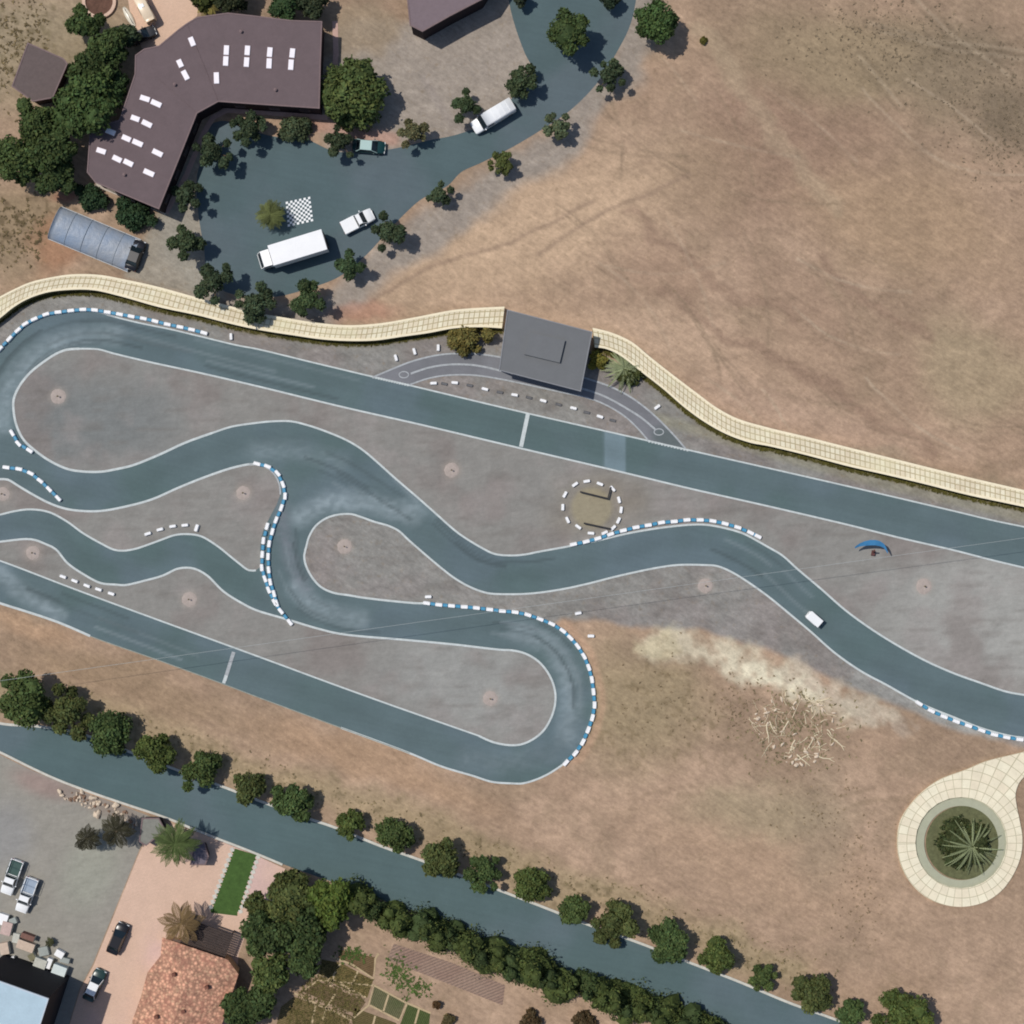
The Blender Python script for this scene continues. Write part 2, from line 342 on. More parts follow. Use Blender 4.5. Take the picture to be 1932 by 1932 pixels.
def acolor(u, v):
    n1 = fbm(u, v, 200, 40); n3 = fbm(u, v, 30, 44)
    col = np.tile(lin((92,108,111)), (len(u),1))
    col = mix(col,(84,103,102),sstep(n1,.45,.7)*.7); col = mix(col,(97,112,119),sstep(fbm(u,v,150,50),.5,.72)*.7)
    def scuff(pts, w, a, c=(150,163,168)):
        nonlocal col
        k = (1-sstep(line_d(u,v,pts),0,w*1.15))*(.45+.5*sstep(vnoise(u,v*1.6,9,61),.3,.8)*(.4+.6*vnoise(u,v,26,63)))
        col = mix(col, c, k*a*1.35)
    scuff([(0,800),(8,740),(40,690),(90,650),(150,635),(215,632)], 30, .6)
    scuff([(565,975),(620,945),(700,950),(780,970)], 28, .65)
    scuff([(560,1110),(600,1150),(680,1170)], 26, .6)
    scuff([(530,960),(545,1050),(575,1110)], 22, .45,(128,130,138))
    scuff([(980,1190),(1040,1215),(1072,1270),(1078,1330),(1068,1390)], 30, .65)
    scuff([(0,1080),(30,1110),(60,1130),(110,1160)], 24, .6)
    scuff([(880,1430),(950,1440),(1040,1420)], 30, .35,(128,140,146))
    scuff([(640,870),(560,850),(480,850)], 28, .25)
    scuff([(960,1010-20),(870,985),(780,940)], 26, .2)
    rk = np.random.RandomState(5)
    for base_, nn in (([(-5,780),(15,720),(60,665),(120,632),(190,622),(300,645),(420,672)],9),([(700,880),(760,940),(830,1010),(900,1065),(980,1078),(1090,1062)],6),([(535,1000),(545,1070),(580,1130),(650,1160),(760,1170)],8),([(930,1180),(1010,1195),(1060,1235),(1088,1300),(1078,1370),(1035,1425),(960,1445)],10),([(560,860),(640,890),(720,940),(790,985)],6),([(1350,1020),(1430,1060),(1520,1140),(1610,1210)],5),([(40,1110),(140,1150),(260,1195),(400,1250)],5),([(200,620),(420,680),(640,735),(820,780)],4)):
        b_ = np.array(spline(base_,4))
        for _ in range(nn):
            i0 = rk.randint(0, max(1,len(b_)//2)); i1 = min(len(b_), i0+rk.randint(3, max(4,len(b_)//2+2))); o_ = rk.uniform(-26,26); t_ = np.gradient(b_,axis=0); t_ /= np.linalg.norm(t_,axis=1)[:,None]+1e-9
            q = (b_+np.stack([-t_[:,1],t_[:,0]],-1)*o_)[i0:i1]
            if len(q) > 1: col = mix(col, (66,76,78) if rk.rand() < .6 else (126,138,142), (1-sstep(line_d(u,v,[tuple(z) for z in q]),.6,4.6))*rk.uniform(.25,.6))
    # pale panel across the straight, a mosaic brightness step set in the colour
    col = mix(col,(122,140,148),(1-sstep(np.maximum(np.abs(u-1160)-19, np.abs(v-850)-60),-1,4))*.75)
    RL = [(-20,740),(20,700),(80,640),(160,622),(300,650),(700,735),(1200,862),(1500,930),(1932,1030)]
    RL2 = [(-20,900),(60,905),(130,925),(230,920),(330,880),(440,840),(560,830),(660,870),(740,945),(820,1015),(900,1075),(980,1085),(1100,1065),(1250,1025),(1350,1030),(1450,1085),(1600,1215),(1760,1300),(1932,1350)]
    RL3 = [(-20,1000),(90,990),(180,1070),(260,1065),(350,1040),(430,1085),(520,1140),(640,1165),(800,1175),(960,1190),(1060,1240),(1090,1310),(1070,1390),(980,1440),(860,1415),(600,1315),(300,1205),(-20,1090)]
    for q in (RL,RL2,RL3): col = mix(col,(74,88,88),(1-sstep(line_d(u,v+(n3-.5)*8,spline(q,3)[::2]),2,26))*.22)
    return np.clip(col*np.array(KILL), 0, .85)

def sheet(name, poly, z, m, colfn, cell=7.0, parent=None):
    poly = [poly[i] for i in range(len(poly)) if math.dist(poly[i], poly[i-1]) > .15]
    a = np.array(poly); x0, y0 = a.min(0); x1, y1 = a.max(0)
    gx, gy = np.meshgrid(np.arange(x0+cell*.37, x1, cell), np.arange(y0+cell*.41, y1, cell)); gx = gx.ravel(); gy = gy.ravel()
    k = sdist(gx, gy, poly) < -cell*.35
    vs = [Vector(p) for p in poly]+[Vector((x, y)) for x, y in zip(gx[k], gy[k])]
    n = len(poly); r = delaunay_2d_cdt(vs, [(i,(i+1)%n) for i in range(n)], [], 1, 1e-4)
    vv = r[0]; uu = np.array([p.x for p in vv]); wv = np.array([p.y for p in vv])
    fs = [tuple(reversed(f)) for f in r[2]]
    o = pyd(name, [P(p.x, p.y, 0)+Vector((0,0,z)) for p in vv], fs, m, parent)
    me = o.data
    if me.polygons and me.polygons[0].normal.z < 0:
        me.flip_normals()
    ca = me.color_attributes.new('Col', 'FLOAT_COLOR', 'POINT')
    c = np.ones((len(vv),4)); c[:,:3] = colfn(uu, wv); ca.data.foreach_set('color', c.ravel())
    o['kind'] = 'structure'
    return o

# ------------------------------------------------------------------ ground materials
def ground_mat(name, streak_rot=R(32), a1=.10, a2=.15, a3=.19, bs=.6, tint=None):
    m, nt, b = new_mat(name)
    at = nt.nodes.new('ShaderNodeAttribute'); at.attribute_name = 'Col'; c = at.outputs['Color']
    n1 = noise(nt, .35, 6, .65); n2 = noise(nt, 1.7, 6, .7); n3 = noise(nt, .5, 6, .75, (1,3.2,1), streak_rot); n4 = noise(nt, 9, 3)
    n5 = noise(nt, .22, 8, .75, (1,2.0,1), streak_rot-.7)
    c = mul(nt, c, n1, 1-a1, 1+a1); c = mul(nt, c, n2, 1-a2, 1+a2); c = mul(nt, c, n3, 1-a3, 1+a3)
    c = mul(nt, c, n5, 1-a3*.8, 1+a3*.8); c = mul(nt, c, n4, .95, 1.05)
    if tint: c = tintmix(nt, c, noise(nt, 1.1, 5, .7), tint, .45, .56, .72)
    nt.links.new(c, b.inputs['Base Color']); b.inputs['Roughness'].default_value = .95
    b.inputs['Specular IOR Level'].default_value = .1
    bump(nt, b, n2, bs, .12)
    return m
M_ground = ground_mat('dry_earth', tint=(128,110,84))
M_infield = ground_mat('grey_gravel', R(-8), .07, .07, .09, .3)
def asphalt_mat(name):
    m, nt, b = new_mat(name)
    at = nt.nodes.new('ShaderNodeAttribute'); at.attribute_name = 'Col'; c = at.outputs['Color']
    n1 = noise(nt, .2, 6, .6); n2 = noise(nt, 2.2, 6, .7); n3 = noise(nt, 30, 2)
    c = mul(nt, c, n1, .93, 1.07); c = mul(nt, c, n2, .955, 1.045); c = mul(nt, c, n3, .93, 1.07)
    c = mul(nt, c, noise(nt, .5, 7, .7, (.25,4,1), R(12)), .95, 1.05)
    nt.links.new(c, b.inputs['Base Color']); b.inputs['Roughness'].default_value = .88
    b.inputs['Specular IOR Level'].default_value = .2
    bump(nt, b, n3, .3, .006)
    return m
M_asph = asphalt_mat('asphalt')
M_line = mat('white_paint', (190,197,196), .7, .14, 1.2, bmp=0)
M_line2 = mat('worn_paint', (164,168,170), .8, .2, 1.5, bmp=0)
M_kerb = mat('kerb_concrete', (196,194,184), .85, .14, 1.0)
M_white = mat('white_plastic', (240,248,250), .5, .06, 2)
M_blue = mat('blue_plastic', (76,148,182), .5, .12, 2)

# ground: one grid, fine inside, coarse towards the horizon
fine = np.arange(-60, 1993, 3.9)
out = np.array([-30000,-12000,-5000,-2500,-1200,-700,-400,-220,-140,-95]); out2 = 1932-out[::-1]
ax = np.concatenate([out, fine, out2])
U, V = np.meshgrid(ax, ax); u_ = U.ravel(); v_ = V.ravel(); n = len(ax)
idx = np.arange(n*n).reshape(n, n)
fs = np.stack([idx[:-1,:-1], idx[1:,:-1], idx[1:,1:], idx[:-1,1:]], -1).reshape(-1,4)
me = bpy.data.meshes.new('ground')
co = np.stack([(u_-966)*S, (966-v_)*S, np.zeros_like(u_)], -1)
me.vertices.add(len(co)); me.vertices.foreach_set('co', co.ravel())
me.loops.add(fs.size); me.loops.foreach_set('vertex_index', fs.ravel())
me.polygons.add(len(fs)); me.polygons.foreach_set('loop_start', np.arange(0, fs.size, 4)); me.polygons.foreach_set('loop_total', np.full(len(fs), 4))
me.update(); me.validate()
ground = link('ground', me, M_ground); ground['kind'] = 'structure'
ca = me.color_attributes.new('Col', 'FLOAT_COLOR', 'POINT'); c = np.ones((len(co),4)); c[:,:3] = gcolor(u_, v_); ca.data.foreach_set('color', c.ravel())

sheet('kart_track', asphalt_poly, .006, M_asph, acolor, 4.4)
for poly in (island_a, island_b, island_c): sheet('infield', poly, .014, M_infield, lambda u, v: gcolor(u, v, True), 6)

# painted edge lines
LZ = [0]
def line(pts, w=.27, m=M_line, z=.020, name='edge_line'):
    LZ[0] += 1; return ribbon(name, pts, w*.88, z+.0016*(LZ[0]%12), m)
line(sp(TOP[10:]), .24); line([(u+0,v) for u,v in sp(TOP[:12])], .16, M_line2)
line(sp(A_TOP), .27); line(sp([(150,658)]+A_LEFT+A_BOT[:3]), .36); line(sp(A_BOT[1:]), .30)
line(sp(B_TOP[:17]), .34); line(sp(B_TOP[15:]), .25, M_line2); line(sp(B_BOT), .30)
line(sp(C_TOP), .32); line(sp([C_TOP[-1]]+C_BOT), .25)
line(sp(D_TOP), .30); line(sp([D_TOP[0]]+D_BOT[:9]), .32); line(sp(D_BOT[8:28]), .14, M_line2)
line(sp(D_BOT[28:]+LOW[:3]), .30); line(sp(LOW[1:8]), .15, mat('faded_line',(140,146,138),.8,.2)); line(sp(LOW[6:]), .36)
line([(996,781),(983,843)], .62, M_line, .024, 'start_line')
line([(441,1230),(424,1284)], .55, M_line2, .024, 'start_line'); line([(427,1274),(422,1289)], .5, M_line, .028, 'start_line')

# pit lane
PIT_O = [(703,712),(748,693),(783,680),(833,669),(883,667),(933,672),(990,684),(1050,698),(1116,717),(1153,730),(1191,750),(1228,778),(1266,815),(1293,846)]
PIT_M = [(775,705),(808,694),(845,688),(883,688),(913,692),(943,699),(1000,711),(1060,724),(1111,737),(1141,748),(1178,768),(1211,789),(1236,810)]
PIT_I = [(1223,831),(1203,808),(1178,785),(1141,763),(1106,750),(1050,738),(1000,727),(948,716),(895,708),(845,708),(808,714),(773,726)]
def pcolor(u, v):
    c = np.tile(lin((121,122,126)), (len(u),1)); c = mix(c,(84,100,98),sstep(ell(u,v,1262,832,40,26,35),1.2,.4)); c = mix(c,(106,107,110),sstep(fbm(u,v,60,3),.45,.7)*.5)
    return c*np.array(KILL)
sheet('pit_lane', sp(PIT_O)+[(1258,840)]+sp(PIT_I), .010, M_asph, pcolor, 6)
line(sp(PIT_O), .26, M_line2, .024, 'pit_line'); line(sp(PIT_M), .30, M_line2, .024, 'pit_line'); line(sp(PIT_I), .24, M_line2, .024, 'pit_line')
for (cu, cv) in ((762,707),(1243,815)):
    line([(cu+9*math.cos(a), cv+6*math.sin(a)) for a in np.linspace(0, 2*math.pi, 14)], .16, M_line2, .026, 'pit_marking')
# dotted give-way lines
def dots(a, b, n, name='dotted_line'):
    mb = MB()
    for i in range(n):
        t = (i+.5)/n; p = P(a[0]+(b[0]-a[0])*t, a[1]+(b[1]-a[1])*t)
        mb.add([p+Vector((x*.13, y*.16, .030)) for x, y in ((-1,-1),(1,-1),(1,1),(-1,1))], [(0,1,2,3)])
    mb.build(name, M_line)['kind'] = 'structure'
dots((702,711),(772,727),14); dots((1222,832),(1300,850),13)

# ------------------------------------------------------------------ roads, yards
def ncol(base, base2, amp=.6, s=120, o=0):
    def f(u, v):
        c = np.tile(lin(base), (len(u),1)); c = mix(c, base2, sstep(fbm(u,v,s,o),.42,.72)*amp); return np.clip(c*np.array(KILL),0,.85)
    return f
road_poly = sp(ROAD_U)+sp(ROAD_L)[::-1]
sheet('road', road_poly, .006, M_asph, ncol((83,102,104),(93,108,114),.8,170,2), 9)
sheet('driveway', spline(DRIVE,1), .006, M_asph, ncol((82,99,102),(92,104,110),.8,150,7), 8)
ribbon('kerb', [(u,v-1.5) for u,v in sp(ROAD_U)], .34, 0, M_kerb, .13)
ribbon('kerb', [(u,v+1) for u,v in sp(ROAD_L[:10])], .30, 0, M_kerb, .13)
YARD = [(-60,1400),(0,1424),(57,1452),(170,1499),(225,1518),(288,1542),(260,1611),(175,1819),(150,1866),(128,1940),(110,2000),(-60,2000)]
def ycol(u, v):
    c = np.tile(lin((146,142,133)), (len(u),1)); c = mix(c,(151,152,139),(1-sstep(ell(u,v,170,1640,70,110,20),.3,1.1))*.7)
    c = mix(c,(152,130,122),(1-sstep(ell(u,v,80,1480,80,30,20),.3,1.1))*.7); c = mix(c,(140,140,140),(1-sstep(ell(u,v,10,1580,70,90,0),.3,1.1))*.6)
    c = mix(c,(140,128,118),(1-sstep(ell(u,v,195,1515,95,26,22),.5,1.1))*.8)
    return c*np.array(KILL)
sheet('yard', YARD, .006, M_infield, ycol, 9)
def tilemat(name, sx, rot, dark=.86, a=.05):
    m, nt, b = new_mat(name)
    at = nt.nodes.new('ShaderNodeAttribute'); at.attribute_name = 'Col'; c = at.outputs['Color']
    tc = nt.nodes.new('ShaderNodeTexCoord'); mp = nt.nodes.new('ShaderNodeMapping'); mp.inputs['Rotation'].default_value = (0,0,rot)
    br = nt.nodes.new('ShaderNodeTexBrick'); br.inputs['Scale'].default_value = sx; br.inputs['Mortar Size'].default_value = .03
    br.inputs['Color1'].default_value = (1,1,1,1); br.inputs['Color2'].default_value = (.93,.93,.93,1); br.inputs['Mortar'].default_value = (dark,dark,dark,1)
    nt.links.new(tc.outputs['Object'], mp.inputs[0]); nt.links.new(mp.outputs[0], br.inputs['Vector'])
    vm = nt.nodes.new('ShaderNodeVectorMath'); vm.operation = 'MULTIPLY'; nt.links.new(c, vm.inputs[0]); nt.links.new(br.outputs['Color'], vm.inputs[1])
    c = mul(nt, vm.outputs[0], noise(nt, .5, 5), 1-a, 1+a); c = mul(nt, c, noise(nt, 4, 5), 1-a, 1+a)
    nt.links.new(c, b.inputs['Base Color']); b.inputs['Roughness'].default_value = .85; b.inputs['Specular IOR Level'].default_value=.2
    return m
M_plaza = tilemat('pink_paving', 1.4, R(-22))
sheet('plaza', [(262,1611),(290,1555),(330,1556),(375,1571),(483,1614),(540,1640),(520,1700),(470,1745),(450,1800),(440,1960),(110,1990),(130,1937),(152,1866),(177,1820)], .010, M_plaza, ncol((212,181,160),(208,178,172),.8,120,9), 10)
# green lawn with stepping-stone border
zig = []
for i in range(12): t = i/12; zig += [(444-44*t, 1601+118*t), (437-44*t, 1604+118*t+3)]
zig2 = []
for i in range(12): t = i/12; zig2 += [(487-36*t, 1614+112*t), (481-36*t, 1618+112*t)]
M_lawn = mat('lawn_green', (66,92,44), .95, .22, 1.2, bmp=.6)
sheet('lawn', zig+[(398,1722),(448,1728)]+zig2[::-1], .016, M_lawn, ncol((66,92,44),(60,80,40)), 8)
mb = MB()
for i in range(12):
    t = i/12; mb.box(P(438-44*t, 1603+118*t)+Vector((0,0,.03)), (.55,.5,.05), R(-70)); mb.box(P(487-36*t, 1617+112*t)+Vector((0,0,.03)), (.5,.5,.05), R(-70))
mb.build('stepping_stones', M_kerb)['kind'] = 'structure'
sheet('patio', [(235,-40),(385,-40),(372,30),(340,56),(305,86),(268,92),(255,60),(245,20)], .010, M_plaza, ncol((214,182,158),(204,176,156),.7,80,4), 8)
ribbon('footpath', [(632,40),(634,100),(625,215)], .75, .004, mat('pale_pink_concrete',(190,158,146),.85,.1), .04)
ribbon('footpath', [(618,222),(500,212),(428,208),(402,222),(385,250),(352,330),(313,402)], .7, .004, MATS['pale_pink_concrete'], .04)
ribbon('footpath', [(313,402),(180,348)], .5, .004, mat('pale_path',(186,176,164),.85,.1), .04)
# checkerboard painted on the forecourt
mb = MB(); c0, c1, c2, c3 = (539,381),(585,371),(591,417),(543,428); N = 11
for i in range(N):
    for j in range(N):
        if (i+j) % 2: continue
        q = []
        for a, b in ((i,j),(i,j+1),(i+1,j+1),(i+1,j)):
            s_, t = a/N, b/N
            q.append(P((c0[0]*(1-s_)+c1[0]*s_)*(1-t)+(c3[0]*(1-s_)+c2[0]*s_)*t, (c0[1]*(1-s_)+c1[1]*s_)*(1-t)+(c3[1]*(1-s_)+c2[1]*s_)*t)+Vector((0,0,.012)))
        mb.add(q, [(0,1,2,3)])
mb.build('checker_marking', mat('bright_paint',(236,240,240),.6,.05,bmp=0))['kind'] = 'structure'

# vegetable beds
def T(i, j, pts): return [(483*i+x/4, 483*j+y/4) for x, y in pts]
def bedmat(name, rot, tint, a=.35, sc=1.3):
    m, nt, b = new_mat(name)
    at = nt.nodes.new('ShaderNodeAttribute'); at.attribute_name = 'Col'; c = at.outputs['Color']
    tc = nt.nodes.new('ShaderNodeTexCoord'); mp = nt.nodes.new('ShaderNodeMapping'); mp.inputs['Rotation'].default_value = (0,0,rot)
    w = nt.nodes.new('ShaderNodeTexWave'); w.inputs['Scale'].default_value = sc; w.inputs['Distortion'].default_value = 1.5; w.inputs['Detail'].default_value = 3
    nt.links.new(tc.outputs['Object'], mp.inputs[0]); nt.links.new(mp.outputs[0], w.inputs[0])
    c = tintmix(nt, c, w.outputs['Fac'], tint, a, .3, .8); c = mul(nt, c, noise(nt, 3, 5, .7), .8, 1.2)
    nt.links.new(c, b.inputs['Base Color']); b.inputs['Roughness'].default_value = .95; b.inputs['Specular IOR Level'].default_value=.1
    bump(nt, b, w.outputs['Fac'], .6, .15); return m
M_bed1 = bedmat('tilled_bed', R(-70), (74,72,44), .6); M_bed2 = bedmat('crop_bed', R(-25), (60,82,44), .5)
M_plow = bedmat('ploughed', R(68), (132,110,96), .22, .8)
for pts, m, a, b in (
  ([(640,1370),(905,1430),(880,1575),(720,1500),(620,1430)], M_bed1,(128,104,78),(110,88,64)),
  ([(500,1445),(640,1470),(885,1600),(840,1735),(470,1575)], M_bed1,(132,116,74),(116,98,66)),
  ([(450,1600),(830,1765),(760,1860),(360,1690)], M_bed1,(124,104,78),(108,90,66)),
  ([(290,1725),(710,1895),(690,1990),(140,1990),(190,1800)], M_bed1,(132,114,80),(110,94,64)),
  ([(895,1650),(1125,1775),(1080,1895),(860,1785)], M_bed2,(112,106,80),(92,96,64)),
  ([(1145,1785),(1315,1855),(1300,1990),(1085,1940)], M_bed2,(84,92,56),(90,96,60)),
  ([(745,1810),(1060,1925),(1040,1990),(720,1980)], M_bed1,(110,96,66),(104,98,62))):
    sheet('vegetable_bed', T(1,3,pts), .012, m, ncol(a,b,.7,30), 6)
sheet('ploughed_strip', T(1,3,[(1040,1325),(1480,1470),(1880,1640),(1860,1790),(1480,1640),(1200,1530),(990,1440)]), .008, M_plow, ncol((150,128,114),(140,116,104),.8,60), 7)
for pts in ([(560,1420),(720,1480),(890,1590),(900,1440),(925,1400)],[(350,1690),(470,1600),(890,1640)],[(290,1700),(500,1800),(720,1900),(850,1790),(890,1640),(1130,1770),(1320,1850)],[(860,1790),(1080,1905),(1140,1780)],[(640,1470),(590,1560),(560,1650)],[(770,1530),(700,1700)],[(600,1700),(540,1800),(500,1900)],[(450,1780),(420,1940)],[(420,1540),(600,1610),(830,1730)],[(1000,1710),(960,1840)],[(1230,1820),(1200,1930)],[(900,1870),(880,1950)]):
    ribbon('garden_path', T(1,3,pts), .26, .002, mat('sandy_path',(180,160,126),.9,.15), .03)

# ------------------------------------------------------------------ raised walkways
def wall_mat():
    m, nt, b = new_mat('cream_paving')
    uv = nt.nodes.new('ShaderNodeUVMap'); uv.uv_map = 'UVMap'
    mp = nt.nodes.new('ShaderNodeMapping'); nt.links.new(uv.outputs[0], mp.inputs[0])
    br = nt.nodes.new('ShaderNodeTexBrick'); br.offset = 0; br.squash = 1
    br.inputs['Scale'].default_value = 1; br.inputs['Brick Width'].default_value = .70; br.inputs['Row Height'].default_value = .80
    br.inputs['Mortar Size'].default_value = .085; br.inputs['Mortar Smooth'].default_value = .5
    br.inputs['Color1'].default_value = L4((226,218,192)); br.inputs['Color2'].default_value = L4((214,201,174)); br.inputs['Mortar'].default_value = L4((172,157,122))
    nt.links.new(mp.outputs[0], br.inputs['Vector'])
    c = mul(nt, br.outputs['Color'], noise(nt, .12, 4), .93, 1.07); c = mul(nt, c, noise(nt, 2.5, 5, .7), .92, 1.08)
    c = tintmix(nt, c, noise(nt, .2, 3), (222,216,176), .35, .5, .7); c = tintmix(nt, c, noise(nt,1.1,6,.75), (196,182,154), .6, .55, .72)
    nt.links.new(c, b.inputs['Base Color']); b.inputs['Roughness'].default_value = .85; b.inputs['Specular IOR Level'].default_value = .2
    return m
M_wall = wall_mat()
M_cop = mat('cream_coping', (236,224,194), .85, .06, 1)
def walkway(up, lo, h, label):
    def resample(pts, n):
        a = np.array(spline(pts,1)); d = np.concatenate([[0], np.cumsum(np.hypot(*np.diff(a,axis=0).T))]); t = np.linspace(0, d[-1], n)
        return np.stack([np.interp(t,d,a[:,0]), np.interp(t,d,a[:,1])],-1)
    n = 160; A = resample(up, n); B = resample(lo, n)
    # top face seen at height h
    a = [P(x, y, h) for x, y in A]; b = [P(x, y, h) for x, y in B]
    root = empty('raised_walkway', (a[n//2]+b[n//2])/2*Vector((1,1,0)).x if False else Vector(((a[n//2].x+b[n//2].x)/2,(a[n//2].y+b[n//2].y)/2,0)), 0, label, 'walkway', 'cream raised walkways')
    o0 = root.location; vs = []; 
    def ins(p, q, w): return p+(q-p).normalized()*w
    L = [0]
    for i in range(1,n): L.append(L[-1]+((a[i]+b[i])/2-(a[i-1]+b[i-1])/2).length)
    for i in range(n):
        vs += [Vector((a[i].x,a[i].y,-.05))-o0, a[i]-o0, b[i]-o0, Vector((b[i].x,b[i].y,-.05))-o0]
    fs = []
    for i in range(n-1):
        p, q = i*4, i*4+4
        for j in range(3): fs.append((p+j, q+j, q+j+1, p+j+1))
    fs += [(0,1,2,3), ((n-1)*4+3,(n-1)*4+2,(n-1)*4+1,(n-1)*4)]
    body = pyd('walkway_body', vs, fs, [M_wall, mat('shadow_olive_render',(104,96,62),.9,.15,1)], root)  # dark olive sides carry the walkway's shadow band in their colour
    me = body.data; uvl = me.uv_layers.new(name='UVMap')
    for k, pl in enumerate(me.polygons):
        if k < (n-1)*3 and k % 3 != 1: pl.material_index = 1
        for li in pl.loop_indices:
            vi = me.loops[li].vertex_index; i, j = divmod(vi, 4)
            wv_ = (a[i]-b[i]).length
            uvl.data[li].uv = (L[i], (0, .26, .26+wv_, .26+wv_+h)[j])
    for side in (a, b):
        other = b if side is a else a; vs = []; 
        for i in range(n):
            p = side[i]; q = ins(side[i], other[i], .30); p = ins(side[i], other[i], -.03)
            vs += [p-o0+Vector((0,0,-.1)), p-o0+Vector((0,0,.07)), q-o0+Vector((0,0,.07)), q-o0+Vector((0,0,.003))]
        fs = []
        for i in range(n-1):
            p, q = i*4, i*4+4
            for j in range(3): fs.append((p+j, q+j, q+j+1, p+j+1))
        pyd('coping', vs, fs, M_cop, root)
    return root
walkway(WALK_U, WALK_L, 1.35, 'cream paved raised walkway curving west of the flat grey roof')
walkway(WALK2_U, WALK2_L, 1.35, 'cream paved raised walkway running south-east from the spiky plant to the right edge')

# ------------------------------------------------------------------ foliage
def crown_mesh(name, lobes, col, nleaf, size, parent, seed, m, var=.32, up=.35):
    """many leaf faces over lobes [(centre, radius, squash)] plus an uneven inner mass"""
    rs = np.random.RandomState(seed); vs = []; fs = []; cols = []
    tot = sum(l[1]**2 for l in lobes); base = lin(col)*np.array([1.14,1.16,1.0])
    mb = MB()
    for k, (c_, r, sq) in enumerate(lobes): mb.blob(c_, r*.74, 2, .3, (1,1,sq), seed*13+k)
    vs += mb.v; fs += mb.f; cols += [base*(.75+.3*rs.rand())]*len(mb.v)
    for (c_, r, sq) in lobes:
        nl = int(nleaf*r*r/tot); tone = .8+.45*rs.rand()
        d = rs.randn(nl,3); d /= np.linalg.norm(d,axis=1)[:,None]; d[:,2] = np.where(d[:,2]<-.5, -d[:,2], d[:,2])
        rad = r*(.66+.42*rs.rand(nl)); bumpy = 1+.16*np.sin(d[:,0]*5+seed)*np.sin(d[:,1]*6+k)
        p = np.array(c_)+d*(rad*bumpy)[:,None]*np.array([1,1,sq])
        nrm = d+rs.randn(nl,3)*.75; nrm[:,2] += up; nrm /= np.linalg.norm(nrm,axis=1)[:,None]
        t = np.cross(nrm, rs.randn(nl,3)); t /= np.linalg.norm(t,axis=1)[:,None]; b = np.cross(nrm, t)
        s_ = size*(.6+.9*rs.rand(nl))
        for i in range(nl):
            n0 = len(vs); a = t[i]*s_[i]; bb = b[i]*s_[i]*.6; q = p[i]
            vs += [tuple(q-a), tuple(q-bb+a*.1), tuple(q+a), tuple(q+bb+a*.1)]; fs.append((n0,n0+1,n0+2,n0+3))
            g = tone*(1+var*(rs.rand()*2-1)); h = rs.rand()*.3-.1
            cc = base*g*np.array([1+h, 1, 1-h*.5]); cols += [cc]*4
    me = bpy.data.meshes.new(name); me.from_pydata(vs, [], fs); me.update()
    ca = me.color_attributes.new('Col','FLOAT_COLOR','POINT'); c = np.ones((len(vs),4)); c[:,:3] = np.clip(np.array(cols),0,.8); ca.data.foreach_set('color', c.ravel())
    return link(name, me, m, parent)
def leafmat():
    m, nt, b = new_mat('foliage'); at = nt.nodes.new('ShaderNodeAttribute'); at.attribute_name = 'Col'
    c = mul(nt, at.outputs['Color'], noise(nt, 1.2, 4), .8, 1.25)
    nt.links.new(c, b.inputs['Base Color']); b.inputs['Roughness'].default_value = .75; b.inputs['Specular IOR Level'].default_value = .15
    return m
M_leaf = leafmat(); M_bark = mat('bark', (96,80,64), .95, .25, 3, bmp=.5)
def tree(u, v, r, label, col=(62,78,44), kind='broadleaf_tree', cat='tree', group=None, hgt=None, lob=None, leaf=.17, seed=None, dens=1.0, sq=.75, stretch=None, ragged=False):
    seed = seed if seed is not None else int(u*7+v*3) % 9973
    rr = random.Random(seed); rm = r*S*(1.12 if ragged else 1.04); hgt = hgt or (rm*1.55+.5)
    c0 = P(u, v, hgt*.72); root = empty(kind, (c0.x, c0.y, 0), 0, label, cat, group)
    cz = hgt-rm*sq*.75; cz = max(cz, rm*sq*.5)
    lobes = [((rr.uniform(-.1,.1)*rm,rr.uniform(-.1,.1)*rm,cz), rm*(.5 if ragged else rr.uniform(.58,.7)), sq)]
    nl = lob or rr.randint(4,8)
    if ragged: dens *= .85
    if not stretch: stretch = (rr.uniform(.95,1.14), rr.uniform(.84,1.0), rr.uniform(0,3))
    for i in range(nl):
        a = 2*math.pi*(i+rr.uniform(-.35,.35))/nl; rl = rm*(rr.uniform(.18,.36) if ragged else rr.uniform(.24,.46)); d = rm*(rr.uniform(.85,1.12) if ragged else rr.uniform(.84,1.06))-rl
        x, y = d*math.cos(a), d*math.sin(a)
        lobes.append(((x, y, cz+rr.uniform(-.3,.25)*rm), rl, sq*rr.uniform(.8,1.1)))
    if stretch:
        sx, sy, ro = stretch
        def st(p):
            x, y = p[0]*sx, p[1]*sy; return (x*math.cos(ro)-y*math.sin(ro), x*math.sin(ro)+y*math.cos(ro), p[2])
        lobes = [(st(c_), rl, q) for c_, rl, q in lobes]
    mb = MB(); tr = max(.07, rm*.07)
    mb.tube([(0,0,-.05),(tr*.4,0,cz*.45),(0,tr*.4,cz)], [tr*1.3,tr,tr*.6])
    for (c_, rl, q) in lobes[1:6]: mb.tube([(0,0,cz*.5), (c_[0]*.6,c_[1]*.6,cz*.85), c_], [tr*.6,tr*.4,tr*.2], 5)
    mb.build('trunk', M_bark, root)
    crown_mesh('crown', lobes, col, int((260+620*rm*rm**.35)*dens), leaf*(.8+.12*rm), root, seed, M_leaf)
    return root
DG = (58,72,44); MG = (72,80,48); OG = (84,88,46); BG = (56,68,52)
G1 = 'trees standing around the forecourt and its drive'
